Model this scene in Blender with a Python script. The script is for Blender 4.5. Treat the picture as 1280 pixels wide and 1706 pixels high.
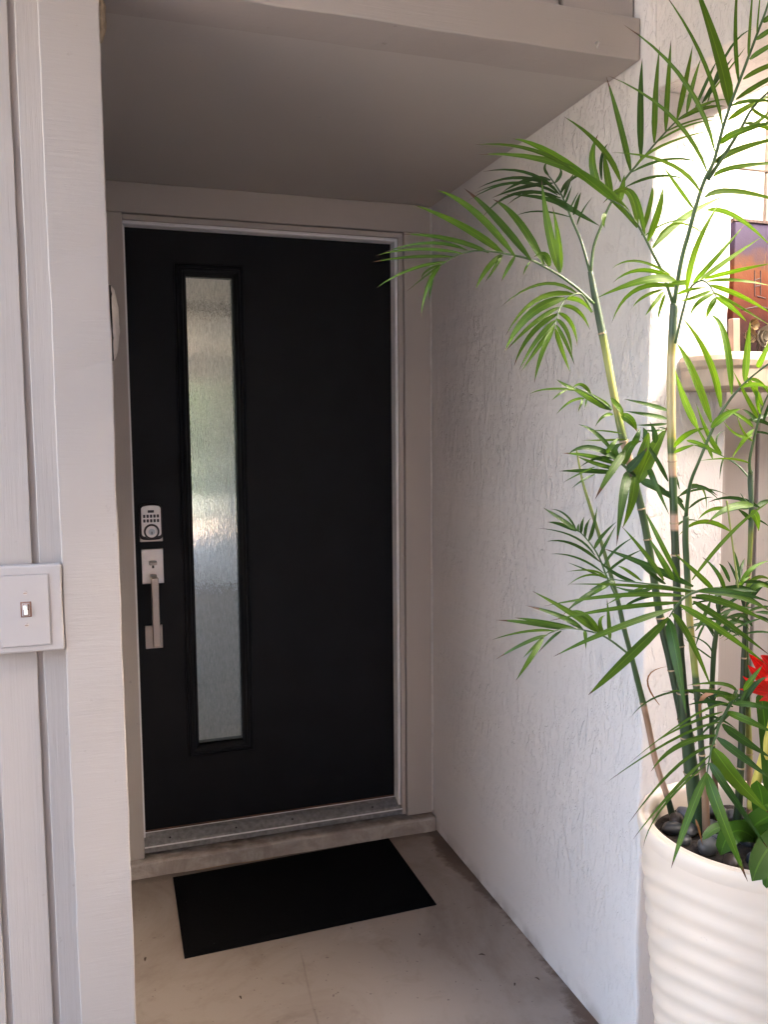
import bpy, bmesh, math, random
from mathutils import Vector, Matrix, noise
sc = bpy.context.scene
for o in list(bpy.data.objects): bpy.data.objects.remove(o, do_unlink=True)
COL = sc.collection
random.seed(7)
R = math.radians

# ------------------------------------------------------------------ camera
CAMP = Vector((-0.0761, -2.9043, 1.3555))
yaw, pitch, roll = 0.314085, -0.090281, -0.008206
fw = Vector((math.sin(yaw)*math.cos(pitch), math.cos(yaw)*math.cos(pitch), math.sin(pitch)))
rt = Vector((math.cos(yaw), -math.sin(yaw), 0)); up = rt.cross(fw)
r2 = rt*math.cos(roll) + up*math.sin(roll); u2 = -rt*math.sin(roll) + up*math.cos(roll)
cd = bpy.data.cameras.new('camera'); cam = bpy.data.objects.new('camera', cd); COL.objects.link(cam)
cam.matrix_world = Matrix(((r2.x, u2.x, -fw.x, CAMP.x), (r2.y, u2.y, -fw.y, CAMP.y), (r2.z, u2.z, -fw.z, CAMP.z), (0, 0, 0, 1)))
cd.sensor_fit = 'VERTICAL'; cd.sensor_height = 36; cd.lens = 1405.47/1706*36
cd.clip_start = 0.02; cd.clip_end = 600
sc.camera = cam

# ------------------------------------------------------------------ sky, sun, exposure
SUN_DIR = Vector((0.74, -0.42, 0.56)).normalized()          # towards the sun
w = bpy.data.worlds.new('World'); sc.world = w; w.use_nodes = True
nt = w.node_tree; bg = nt.nodes['Background']
sky = nt.nodes.new('ShaderNodeTexSky'); sky.sky_type = 'NISHITA'; sky.sun_disc = False
sky.sun_elevation = math.asin(SUN_DIR.z); sky.sun_rotation = math.atan2(SUN_DIR.x, SUN_DIR.y)
sky.air_density = 1.05; sky.dust_density = 8.0; sky.ozone_density = 0.3
nt.links.new(sky.outputs[0], bg.inputs[0]); bg.inputs[1].default_value = 0.15
sd = bpy.data.lights.new('sun', 'SUN'); sun = bpy.data.objects.new('sun', sd); COL.objects.link(sun)
sd.energy = 0.5; sd.angle = R(30); sd.color = (1, 0.99, 0.98)
sun.rotation_euler = (-SUN_DIR).to_track_quat('-Z', 'Y').to_euler(); sun.location = (4, -5, 5)
vs = sc.view_settings; vs.view_transform = 'Standard'; vs.look = 'None'; vs.gamma = 1; vs.exposure = 4.6
vs.use_curve_mapping = False
sc.cycles.max_bounces = 12; sc.cycles.diffuse_bounces = 6; sc.cycles.transmission_bounces = 8; sc.cycles.glossy_bounces = 5

# ------------------------------------------------------------------ helpers
ORG = {}
def tag(o, label=None, cat=None, group=None, kind=None):
    if label: o['label'] = label
    if cat: o['category'] = cat
    if group: o['group'] = group
    if kind: o['kind'] = kind
    return o
def thing(name, loc, label, cat, group=None):
    o = bpy.data.objects.new(name, None); COL.objects.link(o); o.location = loc; o.empty_display_size = .05
    ORG[o.name] = Vector(loc); return tag(o, label, cat, group)
def mk(name, verts, faces, mat, parent=None, smooth=False, uvs=None):
    org = ORG[parent.name] if parent else (sum((Vector(v) for v in verts), Vector())/len(verts))
    me = bpy.data.meshes.new(name)
    me.from_pydata([tuple(Vector(v)-org) for v in verts], [], faces); me.update()
    if smooth: me.polygons.foreach_set('use_smooth', [True]*len(me.polygons))
    if uvs:
        l = me.uv_layers.new(name='UVMap')
        for lp in me.loops: l.data[lp.index].uv = uvs[lp.vertex_index]
    if mat: me.materials.append(mat)
    o = bpy.data.objects.new(name, me); COL.objects.link(o)
    if parent: o.parent = parent
    else: o.location = org
    ORG[o.name] = org
    return o
def bm_obj(name, bm, mat, parent=None, smooth=False):
    bm.normal_update()
    vs_ = [v.co.copy() for v in bm.verts]; bm.verts.index_update()
    fs = [[v.index for v in f.verts] for f in bm.faces]; bm.free()
    return mk(name, vs_, fs, mat, parent, smooth)
def bm_box(bm, x0, x1, y0, y1, z0, z1, bev=0, seg=2):
    vv = [bm.verts.new(p) for p in ((x0,y0,z0),(x1,y0,z0),(x1,y1,z0),(x0,y1,z0),(x0,y0,z1),(x1,y0,z1),(x1,y1,z1),(x0,y1,z1))]
    ff = [bm.faces.new([vv[i] for i in q]) for q in ((3,2,1,0),(4,5,6,7),(0,1,5,4),(1,2,6,5),(2,3,7,6),(3,0,4,7))]
    if bev:
        es = {e for f in ff for e in f.edges}
        bmesh.ops.bevel(bm, geom=list(es), offset=bev, segments=seg, affect='EDGES', profile=.5)
def box(name, x0, x1, y0, y1, z0, z1, mat, parent=None, bev=0.0):
    bm = bmesh.new(); bm_box(bm, x0, x1, y0, y1, z0, z1, bev); return bm_obj(name, bm, mat, parent)
def wavy_box(name, x0, x1, y0, y1, z0, z1, mat, parent=None, step=.03, amp=.0012, bev=.004, seed=0):
    """box cut along its long axis whose edges wander a little, like sawn boards or trowelled plaster"""
    bm = bmesh.new(); bm_box(bm, x0, x1, y0, y1, z0, z1, bev, 2)
    ext = (x1-x0, y1-y0, z1-z0)
    for ax in range(3):
        n = int(ext[ax]/step)
        if n < 2: continue
        n = min(n, 120); lo = (x0, y0, z0)[ax]; no = Vector((0,0,0)); no[ax] = 1
        for i in range(1, n):
            c = Vector((0,0,0)); c[ax] = lo + ext[ax]*i/n
            bmesh.ops.bisect_plane(bm, geom=bm.verts[:]+bm.edges[:]+bm.faces[:], plane_co=c, plane_no=no) if ext[ax] == max(ext) else None
    for v in bm.verts:
        q = v.co*9 + Vector((seed*7.1, seed*3.3, seed))
        v.co += Vector((noise.noise(q), noise.noise(q+Vector((31,0,0))), noise.noise(q+Vector((0,57,0)))))*amp*2
        q = v.co*45
        v.co += Vector((noise.noise(q), noise.noise(q+Vector((31,0,0))), 0))*amp*.8
    return bm_obj(name, bm, mat, parent)
def tube(bm, pts, rad, n=10, cap=True):
    pts = [Vector(p) for p in pts]; rings = []; m = len(pts)
    up0 = Vector((0.3, 0.9, 0.2))
    for i, p in enumerate(pts):
        t = (pts[min(i+1, m-1)]-pts[max(i-1, 0)]).normalized()
        a = t.cross(up0).normalized(); b = t.cross(a)
        r = rad[i] if isinstance(rad, (list, tuple)) else rad
        rings.append([bm.verts.new(p+(a*math.cos(2*math.pi*k/n)+b*math.sin(2*math.pi*k/n))*r) for k in range(n)])
    for A, B in zip(rings, rings[1:]):
        for k in range(n): bm.faces.new((A[k], A[(k+1) % n], B[(k+1) % n], B[k]))
    if cap: bm.faces.new(rings[0][::-1]); bm.faces.new(rings[-1])
def cyl_y(bm, cx, cz, r, y0, y1, n=28, r2_=None):
    r2_ = r if r2_ is None else r2_
    A = [bm.verts.new((cx+r*math.cos(2*math.pi*k/n), y0, cz+r*math.sin(2*math.pi*k/n))) for k in range(n)]
    B = [bm.verts.new((cx+r2_*math.cos(2*math.pi*k/n), y1, cz+r2_*math.sin(2*math.pi*k/n))) for k in range(n)]
    for k in range(n): bm.faces.new((A[k], A[(k+1) % n], B[(k+1) % n], B[k]))
    bm.faces.new(A); bm.faces.new(B[::-1])
def spline(pts, per=6):
    pts = [Vector(p) for p in pts]; out = []
    for i in range(len(pts)-1):
        p0 = pts[max(i-1, 0)]; p1 = pts[i]; p2 = pts[i+1]; p3 = pts[min(i+2, len(pts)-1)]
        for k in range(per):
            t = k/per
            out.append(.5*((2*p1)+(p2-p0)*t+(2*p0-5*p1+4*p2-p3)*t*t+(3*p1-p0-3*p2+p3)*t**3))
    out.append(pts[-1]); return out

# ------------------------------------------------------------------ materials
def mat(name):
    m = bpy.data.materials.new(name); m.use_nodes = True
    return m, m.node_tree, m.node_tree.nodes['Principled BSDF']
def N(nt, t, **kw):
    n = nt.nodes.new(t)
    for k, v in kw.items():
        if k in n.inputs.keys() if isinstance(k, str) else False: n.inputs[k].default_value = v
        else: setattr(n, k, v)
    return n
def coords(nt, scale=(1, 1, 1)):
    g = N(nt, 'ShaderNodeNewGeometry'); mp = N(nt, 'ShaderNodeMapping'); mp.inputs['Scale'].default_value = scale
    nt.links.new(g.outputs['Position'], mp.inputs['Vector']); return mp.outputs[0]
def noise_tex(nt, vec, scale, detail=4, rough=.55, dist=0):
    n = N(nt, 'ShaderNodeTexNoise'); n.inputs['Scale'].default_value = scale; n.inputs['Detail'].default_value = detail
    n.inputs['Roughness'].default_value = rough; n.inputs['Distortion'].default_value = dist
    nt.links.new(vec, n.inputs['Vector']); return n.outputs['Fac']
def ramp(nt, fac, stops):
    r = N(nt, 'ShaderNodeValToRGB'); e = r.color_ramp.elements
    while len(e) < len(stops): e.new(.5)
    for el, (p, c) in zip(e, stops): el.position = p; el.color = (*c, 1) if len(c) == 3 else c
    nt.links.new(fac, r.inputs[0]); return r.outputs[0]
def math_(nt, op, a, b=None, c=None):
    n = N(nt, 'ShaderNodeMath', operation=op)
    for i, v in enumerate((a, b, c)):
        if v is None: continue
        if isinstance(v, (int, float)): n.inputs[i].default_value = v
        else: nt.links.new(v, n.inputs[i])
    return n.outputs[0]
def mix(nt, fac, a, b, mode='MIX'):
    n = N(nt, 'ShaderNodeMix', data_type='RGBA', blend_type=mode)
    for s, v in ((n.inputs[0], fac), (n.inputs[6], a), (n.inputs[7], b)):
        if isinstance(v, (int, float)): s.default_value = v
        elif isinstance(v, (tuple, list)): s.default_value = (*v, 1)
        else: nt.links.new(v, s)
    return n.outputs[2]
def bump(nt, h, strength, dist, prev=None):
    b = N(nt, 'ShaderNodeBump'); b.inputs['Strength'].default_value = strength; b.inputs['Distance'].default_value = dist
    nt.links.new(h, b.inputs['Height'])
    if prev: nt.links.new(prev, b.inputs['Normal'])
    return b.outputs[0]
def plain(name, col, rough=.5, metal=0, var=.08, scale=20, bmp=0, bscale=60, spec=.5):
    m, nt, b = mat(name)
    v = coords(nt); f = noise_tex(nt, v, scale, 5)
    lo = tuple(c*(1-var) for c in col); hi = tuple(min(1, c*(1+var)) for c in col)
    nt.links.new(ramp(nt, f, [(.3, lo), (.7, hi)]), b.inputs['Base Color'])
    b.inputs['Roughness'].default_value = rough; b.inputs['Metallic'].default_value = metal
    b.inputs['Specular IOR Level'].default_value = spec
    if bmp: nt.links.new(bump(nt, noise_tex(nt, v, bscale, 4), bmp, .002), b.inputs['Normal'])
    return m

TAN = (.37, .326, .297)
def painted_wood(name, col, streak=(40, 40, 2.0), b1=.35, crack=.0, var=.05):
    m, nt, b = mat(name); v = coords(nt, streak); v0 = coords(nt)
    grain = noise_tex(nt, v, 3.2, 6, .6, .3); blotch = noise_tex(nt, v0, 3.5, 4)
    c = mix(nt, blotch, tuple(x*(1-var) for x in col), tuple(x*(1+var) for x in col))
    spk = noise_tex(nt, v0, 38, 3, .6)
    c = mix(nt, ramp(nt, spk, [(.70, (0,0,0)), (.78, (1,1,1))]), c, tuple(x*.8 for x in col))
    nt.links.new(c, b.inputs['Base Color']); b.inputs['Roughness'].default_value = .62
    n1 = bump(nt, grain, b1, .0022)
    nt.links.new(bump(nt, noise_tex(nt, v0, 90, 3), .15, .001, n1), b.inputs['Normal'])
    return m
M = {}
M['post'] = painted_wood('painted_rough_sawn', TAN, (5, 5, 55), .30)
M['siding'] = painted_wood('painted_siding', TAN, (70, 70, 2.2), .28)
M['casing'] = painted_wood('painted_casing', (.47, .42, .385), (60, 60, 1.6), .18)  # same paint as TAN, colour lifted to offset the weak light in the recess
M['beam'] = painted_wood('painted_beam', TAN, (2.2, 70, 70), .38)
M['soffit'] = painted_wood('painted_soffit', (.42, .383, .352), (30, 30, 30), .12, var=.05)  # also the TAN paint, lightened to make up for shade overhead

def stucco():
    m, nt, b = mat('knockdown_stucco'); v0 = coords(nt); v = coords(nt, (1.0, 1.0, .36))
    big = noise_tex(nt, v0, 1.6, 3); col = mix(nt, big, (.60, .562, .545), (.66, .622, .605))
    fine = noise_tex(nt, v0, 55, 4)
    col = mix(nt, math_(nt, 'MULTIPLY', fine, .18), col, (.5, .45, .42))
    # grime along the foot of the wall
    sp = N(nt, 'ShaderNodeSeparateXYZ'); nt.links.new(coords(nt), sp.inputs[0])
    foot = N(nt, 'ShaderNodeMapRange'); nt.links.new(sp.outputs['Z'], foot.inputs[0])
    foot.inputs[1].default_value = -.06; foot.inputs[2].default_value = -.112
    dirt = math_(nt, 'MULTIPLY', foot.outputs[0], ramp(nt, noise_tex(nt, v0, 11, 5), [(.42, (0,0,0)), (.62, (1,1,1))]))
    col = mix(nt, math_(nt, 'MULTIPLY', dirt, .55), col, (.17, .11, .075))
    nt.links.new(col, b.inputs['Base Color']); b.inputs['Roughness'].default_value = .55
    b.inputs['Specular IOR Level'].default_value = .35
    vt = noise_tex(nt, v, 27, 3, .5, 1.3)
    plates = ramp(nt, vt, [(.53, (0,0,0)), (.60, (1,1,1))])
    zz = N(nt, 'ShaderNodeMapRange'); nt.links.new(sp.outputs['Z'], zz.inputs[0]); zz.inputs[1].default_value = -.1; zz.inputs[2].default_value = 1.0; zz.inputs[3].default_value = -.09; zz.inputs[4].default_value = .03
    mask = ramp(nt, math_(nt, 'ADD', noise_tex(nt, v0, 4.2, 5, .65), zz.outputs[0]), [(.34, (.12,.12,.12)), (.66, (1,1,1))])
    ridge = noise_tex(nt, v, 75, 2, .5, 2.2)
    rg = ramp(nt, ridge, [(.56, (0,0,0)), (.64, (1,1,1))])
    h = mix(nt, .4, plates, rg); h = mix(nt, 1.0, h, mask, 'MULTIPLY')
    n1 = bump(nt, h, .75, .006)
    nt.links.new(bump(nt, noise_tex(nt, v0, 9, 3), .35, .012, n1), b.inputs['Normal'])
    return m
M['stucco'] = stucco()

def floor_mat():
    m, nt, b = mat('painted_concrete'); v0 = coords(nt)
    a = noise_tex(nt, v0, 2.4, 6, .6); c = noise_tex(nt, v0, 9, 5, .65, .6)
    col = mix(nt, a, (.235, .190, .164), (.32, .265, .234))
    col = mix(nt, ramp(nt, c, [(.55, (0,0,0)), (.75, (.55,.55,.55))]), col, (.150, .115, .096))
    worn = ramp(nt, noise_tex(nt, v0, 4.2, 6, .7, .4), [(.60, (0,0,0)), (.70, (.6,.6,.6))])
    col = mix(nt, worn, col, (.335, .285, .255))
    sp = N(nt, 'ShaderNodeSeparateXYZ'); nt.links.new(v0, sp.inputs[0])
    def edge(sock, a0, a1, nscale, amt, c_, out, mod=None):
        e = N(nt, 'ShaderNodeMapRange'); nt.links.new(sock, e.inputs[0]); e.inputs[1].default_value = a0; e.inputs[2].default_value = a1
        nz = noise_tex(nt, v0, nscale, 7, .72, .4)
        k = math_(nt, 'ADD', math_(nt, 'MULTIPLY', e.outputs[0], .62), math_(nt, 'MULTIPLY', nz, .8))
        if mod: k = math_(nt, 'ADD', k, math_(nt, 'MULTIPLY', math_(nt, 'SUBTRACT', mod, .5), .5))
        k = math_(nt, 'MULTIPLY', ramp(nt, k, [(.66, (0,0,0)), (.86, (1,1,1))]), math_(nt, 'GREATER_THAN', e.outputs[0], .001))
        return mix(nt, math_(nt, 'MULTIPLY', k, amt), out, c_)
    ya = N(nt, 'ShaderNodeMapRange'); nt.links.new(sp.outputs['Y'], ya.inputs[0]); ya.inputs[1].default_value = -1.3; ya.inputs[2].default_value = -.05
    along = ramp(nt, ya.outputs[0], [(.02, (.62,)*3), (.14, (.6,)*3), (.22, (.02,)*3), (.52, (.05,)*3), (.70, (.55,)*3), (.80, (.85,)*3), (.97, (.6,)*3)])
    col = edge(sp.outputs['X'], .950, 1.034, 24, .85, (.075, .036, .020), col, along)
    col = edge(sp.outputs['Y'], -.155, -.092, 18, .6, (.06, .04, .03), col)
    bl = noise_tex(nt, v0, 1.7, 7, .68, .7)
    col = mix(nt, ramp(nt, bl, [(.46, (0,0,0)), (.60, (.55,.55,.55))]), col, (.165, .122, .098))
    cr = N(nt, 'ShaderNodeTexVoronoi', feature='DISTANCE_TO_EDGE'); cr.inputs['Scale'].default_value = 1.3; nt.links.new(mix(nt, .12, v0, noise_tex(nt, v0, 6, 4)), cr.inputs['Vector'])
    col = mix(nt, math_(nt, 'MULTIPLY', math_(nt, 'LESS_THAN', cr.outputs['Distance'], .0022), ramp(nt, noise_tex(nt, v0, 3, 3), [(.5, (0,0,0)), (.62, (.4,.4,.4))])), col, (.10, .075, .06))
    spk = noise_tex(nt, v0, 70, 2, .5)
    col = mix(nt, ramp(nt, spk, [(.715, (0,0,0)), (.76, (.8,.8,.8))]), col, (.10, .075, .06))
    nt.links.new(col, b.inputs['Base Color'])
    nt.links.new(ramp(nt, a, [(.3, (.42,)*3), (.7, (.62,)*3)]), b.inputs['Roughness'])
    n1 = bump(nt, noise_tex(nt, v0, 14, 5), .12, .006)
    nt.links.new(bump(nt, noise_tex(nt, v0, 160, 3), .18, .001, n1), b.inputs['Normal'])
    return m
M['floor'] = floor_mat()

def curb_mat():
    m, nt, b = mat('worn_concrete_curb'); v0 = coords(nt)
    a = noise_tex(nt, v0, 7, 6, .65, .5)
    col = ramp(nt, a, [(.25, (.27, .22, .19)), (.46, (.38, .325, .29)), (.56, (.47, .42, .385)), (.66, (.36, .31, .275)), (.8, (.29, .245, .21))])
    sp = N(nt, 'ShaderNodeSeparateXYZ'); nt.links.new(v0, sp.inputs[0])
    e = N(nt, 'ShaderNodeMapRange'); nt.links.new(sp.outputs['Z'], e.inputs[0]); e.inputs[1].default_value = -.062; e.inputs[2].default_value = -.045
    k = math_(nt, 'MULTIPLY', e.outputs[0], ramp(nt, noise_tex(nt, v0, 22, 5), [(.35, (.2,.2,.2)), (.6, (1,1,1))]))
    col = mix(nt, k, col, (.07, .035, .022))
    nt.links.new(col, b.inputs['Base Color']); b.inputs['Roughness'].default_value = .8
    n1 = bump(nt, a, .9, .012); nt.links.new(bump(nt, noise_tex(nt, v0, 60, 5), .5, .003, n1), b.inputs['Normal'])
    return m
M['curb'] = curb_mat()

def black_door():
    m, nt, b = mat('black_door_paint'); v0 = coords(nt)
    a = noise_tex(nt, v0, 6, 5)
    nt.links.new(ramp(nt, a, [(.3, (.0040, .0041, .0056)), (.7, (.0066, .0067, .0088))]), b.inputs['Base Color'])
    nt.links.new(ramp(nt, noise_tex(nt, v0, 10, 5), [(.3, (.42,)*3), (.7, (.60,)*3)]), b.inputs['Roughness'])
    nt.links.new(bump(nt, noise_tex(nt, coords(nt, (60, 60, 5)), 4, 4), .06, .001), b.inputs['Normal'])
    b.inputs['Specular IOR Level'].default_value = .24
    return m
M['door'] = black_door()
def mat_mat():
    m, nt, b = mat('black_ribbed_mat'); v0 = coords(nt)
    col = mix(nt, noise_tex(nt, v0, 260, 3), (.0018, .0017, .0020), (.0060, .0057, .0062))
    dust = math_(nt, 'MULTIPLY', ramp(nt, noise_tex(nt, v0, 3.5, 5, .65), [(.48, (0,0,0)), (.72, (1,1,1))]), ramp(nt, noise_tex(nt, v0, 320, 2), [(.5, (0,0,0)), (.7, (1,1,1))]))
    col = mix(nt, math_(nt, 'MULTIPLY', dust, .16), col, (.07, .06, .052))
    sp_ = ramp(nt, noise_tex(nt, v0, 120, 1), [(.795, (0,0,0)), (.81, (1,1,1))]); col = mix(nt, math_(nt, 'MULTIPLY', sp_, .5), col, (.12, .11, .10))
    nt.links.new(col, b.inputs['Base Color']); b.inputs['Roughness'].default_value = .95; b.inputs['Specular IOR Level'].default_value = .06
    nt.links.new(bump(nt, noise_tex(nt, v0, 420, 3), .7, .002), b.inputs['Normal'])
    return m
M['mat'] = mat_mat()
M['alu'] = plain('white_metal_trim', (.80, .79, .80), .4, .0, .05, 30, .1, 200)
M['alu_dull'] = plain('ribbed_aluminium', (.27, .26, .26), .5, .35, .3, 60, .3, 300)
M['caulk'] = plain('white_caulk', (.66, .63, .60), .6, var=.12, scale=30, bmp=.4, bscale=80)
M['brown_sweep'] = plain('rusty_sweep', (.10, .042, .024), .7, var=.4, scale=40)
M['nickel'] = plain('satin_nickel', (.46, .395, .35), .33, .95, .04, 40, .05, 300)
M['nickel_pale'] = plain('satin_nickel_plate', (.72, .665, .64), .36, .85, .04, 40, .05, 300)
M['lock_dark'] = plain('dark_lock_body', (.03, .022, .024), .4, .3)
M['key'] = plain('dark_rubber_keys', (.025, .02, .025), .5)
M['cylinder'] = plain('steel_cylinder', (.45, .47, .50), .3, .9)
M['switchp'] = painted_wood('painted_over_plate', (.39, .352, .334), (30, 30, 30), .12, var=.05)
M['toggle'] = plain('white_plastic', (.8, .78, .74), .35)
M['rustline'] = plain('brown_gap', (.20, .095, .065), .8, var=.3, scale=120)
M['screw'] = plain('painted_screw', (.47, .40, .35), .6, var=.2, scale=150)
M['mud'] = plain('dried_mud', (.30, .235, .165), .9, var=.25, scale=70, bmp=.8, bscale=120)
M['plaque'] = plain('pale_plaster', (.62, .56, .52), .7, var=.12, scale=30, bmp=.5, bscale=60)

def pot_mat():
    m, nt, b = mat('cream_glazed_pot'); v0 = coords(nt)
    col = mix(nt, noise_tex(nt, v0, 4, 4), (.66, .555, .455), (.72, .61, .505))
    col = mix(nt, ramp(nt, noise_tex(nt, v0, 45, 3), [(.72, (0,0,0)), (.76, (.5,.5,.5))]), col, (.5, .42, .34))
    nt.links.new(col, b.inputs['Base Color']); b.inputs['Roughness'].default_value = .48
    nt.links.new(bump(nt, noise_tex(nt, v0, 70, 3), .08, .001), b.inputs['Normal'])
    return m
M['pot'] = pot_mat()
M['soil'] = plain('dark_soil', (.028, .019, .014), .95, var=.5, scale=80, bmp=1, bscale=120)
M['peb_a'] = plain('grey_pebble', (.042, .042, .044), .38, var=.2, scale=50)
M['peb_b'] = plain('blue_grey_pebble', (.030, .036, .055), .35, var=.25, scale=50)
M['peb_c'] = plain('pale_grey_pebble', (.085, .082, .08), .45, var=.15, scale=50)
M['peb_d'] = plain('brown_pebble', (.05, .034, .026), .45, var=.2, scale=50)

def leaf_mat(name, c0, c1, tip=.89, all_brown=False, trans=.34):
    m, nt, b = mat(name)
    uv = N(nt, 'ShaderNodeUVMap'); sp = N(nt, 'ShaderNodeSeparateXYZ'); nt.links.new(uv.outputs[0], sp.inputs[0])
    oi = N(nt, 'ShaderNodeObjectInfo'); v0 = coords(nt)
    col = mix(nt, oi.outputs['Random'], c0, c1)
    mp = N(nt, 'ShaderNodeMapping'); mp.inputs['Scale'].default_value = (22, 1.5, 1); nt.links.new(uv.outputs[0], mp.inputs[0])
    vein = noise_tex(nt, mp.outputs[0], 3, 2)
    col = mix(nt, math_(nt, 'MULTIPLY', vein, .35), col, tuple(x*.62 for x in c0))
    mid = math_(nt, 'LESS_THAN', math_(nt, 'ABSOLUTE', math_(nt, 'SUBTRACT', sp.outputs[0], .5)), .035)
    col = mix(nt, math_(nt, 'MULTIPLY', mid, .45), col, tuple(min(1, x*2.0) for x in c1))
    th = math_(nt, 'ADD', tip, math_(nt, 'MULTIPLY', oi.outputs['Random'], .09))
    br = math_(nt, 'GREATER_THAN', math_(nt, 'ADD', sp.outputs[1], math_(nt, 'MULTIPLY', math_(nt, 'SUBTRACT', noise_tex(nt, v0, 160, 2), .5), .1)), th)
    col = mix(nt, br, col, (.085, .042, .028))
    if all_brown: col = mix(nt, vein, (.22, .11, .045), (.13, .06, .03))
    nt.links.new(col, b.inputs['Base Color']); b.inputs['Roughness'].default_value = .45; b.inputs['Specular IOR Level'].default_value = .35
    nt.links.new(bump(nt, vein, .25, .0012), b.inputs['Normal'])
    tr = N(nt, 'ShaderNodeBsdfTranslucent')
    nt.links.new(mix(nt, 1.0, col, (1.5, 1.35, .5), 'MULTIPLY'), tr.inputs[0])
    mx = N(nt, 'ShaderNodeMixShader'); mx.inputs[0].default_value = trans
    nt.links.new(b.outputs[0], mx.inputs[1]); nt.links.new(tr.outputs[0], mx.inputs[2])
    nt.links.new(mx.outputs[0], nt.nodes['Material Output'].inputs[0])
    return m
M['leaf_deep'] = leaf_mat('palm_leaf_deep', (.022, .062, .010), (.036, .088, .012), trans=.25)
M['leaf_mid'] = leaf_mat('palm_leaf_mid', (.055, .125, .010), (.084, .165, .012))
M['leaf_young'] = leaf_mat('palm_leaf_young', (.085, .195, .010), (.120, .235, .012), tip=.94, trans=.42)
M['leaf_tip'] = leaf_mat('palm_leaf_brown_tip', (.042, .098, .012), (.058, .12, .014), tip=.78)
M['leaf_dry'] = leaf_mat('palm_leaf_dry', (.2, .1, .04), (.2, .1, .04), all_brown=True)
M['leaf_brom'] = leaf_mat('bromeliad_leaf', (.030, .090, .008), (.048, .115, .010), tip=1.3, trans=.22)
M['bract'] = leaf_mat('red_bract', (.46, .008, .010), (.56, .014, .014), tip=1.3, trans=.3)
M['stalk_y'] = plain('yellow_stalk', (.58, .47, .10), .45, var=.12, scale=30)
M['rachis'] = plain('green_rachis', (.045, .09, .028), .45, var=.2, scale=25)

def cane_mat(name, stops):
    """colour along the stem follows the growth (old brown foot, green, bluish sheath); stops in metres of height"""
    m, nt, b = mat(name); v0 = coords(nt); sp = N(nt, 'ShaderNodeSeparateXYZ'); nt.links.new(v0, sp.inputs[0])
    mr = N(nt, 'ShaderNodeMapRange'); nt.links.new(sp.outputs['Z'], mr.inputs[0]); mr.inputs[1].default_value = .5; mr.inputs[2].default_value = 2.0
    col = ramp(nt, mr.outputs[0], [((z-.5)/1.5, c) for z, c in stops])
    streak = noise_tex(nt, coords(nt, (160, 160, 6)), 1, 3)
    col = mix(nt, math_(nt, 'MULTIPLY', streak, .4), col, (.05, .045, .02))
    nt.links.new(col, b.inputs['Base Color']); b.inputs['Roughness'].default_value = .42
    nt.links.new(bump(nt, streak, .2, .001), b.inputs['Normal'])
    return m
GD = (.012, .032, .012); GM = (.030, .070, .020); GB = (.050, .092, .055); YE = (.33, .29, .085); CR = (.50, .40, .21); BR = (.27, .155, .095); PK = (.45, .28, .2); YG = (.19, .23, .045)

# ================================================================== THE SETTING
ZF = -0.109      # porch floor
XR = 1.036       # face of the right-hand stucco wall
ZS = 2.157       # soffit over the door

def grid(name, x0, x1, y0, y1, z, m, nx=1, ny=1, kind='structure'):
    vs_ = [(x0+(x1-x0)*i/nx, y0+(y1-y0)*j/ny, z) for j in range(ny+1) for i in range(nx+1)]
    fs = [(j*(nx+1)+i, j*(nx+1)+i+1, (j+1)*(nx+1)+i+1, (j+1)*(nx+1)+i) for j in range(ny) for i in range(nx)]
    return tag(mk(name, vs_, fs, m), kind=kind)
M['grass'] = plain('lawn', (.055, .085, .03), .9, var=.4, scale=3, bmp=.6, bscale=40)
grid('ground', -250, 250, -250, 250, ZF-.08, M['grass'], 4, 4)
grid('bounce_slab', -14, -1.75, -16, 3, ZF-.06, plain('bounce_pale', (.40, .37, .34), .8, var=.12, scale=2), 2, 2)  # unseen pale slab added to bounce low light onto the walls
fl = box('porch_floor', -1.7, 3.2, -7.0, -.02, ZF-.3, ZF, M['floor']); tag(fl, kind='structure')

# --- right stucco wall with the doorway beside it
sw = thing('stucco_wall', (1.14, -.7, ZF), 'textured stucco side wall to the right of the black door', 'wall')
wavy_box('wall_panel', XR, XR+.207, -1.335, .10, ZF-.25, 2.75, M['stucco'], sw, .025, .0016, .007, 1)
wavy_box('opening_header', XR-.002, XR+.209, -3.599, -1.336, 2.068, 2.75, M['stucco'], sw, .03, .002, .006, 2)
box('sun_block_pier', XR, XR+.207, -3.598, -1.96, ZF-.25, 2.067, M['stucco'], sw, .006)  # unseen pier added to stop sun reaching the post and floor

# --- left front: siding boards, corner post, side wall of the recess
sl = thing('siding_wall', (-.6, -1.27, ZF), 'painted grooved siding left of the corner post with the switch', 'wall')
box('backing', -4.2, -.066, -1.2765, -1.12, ZF-.2, 2.75, M['siding'], sl)
xs = [-4.2+.1*k for k in range(0, 39)] + [-.3535, -.2895, -.2085, -.160]
xs = [x for x in xs[:-4] if x < -.40] + xs[-4:]
for i, (a, b) in enumerate(zip(xs, xs[1:])):
    if a < -1.2: continue
    wavy_box('board', a+.0055, b-.0055 if b < -.17 else b, -1.284, -1.2768, ZF+.01, 2.72, M['siding'], sl, .08, .0007, .0016, i)
box('board', -4.2, -1.2, -1.284, -1.2768, ZF+.01, 2.72, M['siding'], sl)
pst = wavy_box('corner_post', -.1645, -.0655, -1.306, -1.19, ZF+.004, 2.74, M['post'], None, .04, .0011, .0022, 5)
tag(pst, 'tan painted corner post board at the left edge of the entry', 'post')
asw = wavy_box('recess_side_wall', -.20, -.0705, -1.119, .10, ZF-.2, 2.70, M['siding'], None, .2, .0005, 0, 6)
tag(asw, 'narrow painted side wall of the recess behind the left post', 'wall')

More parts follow.
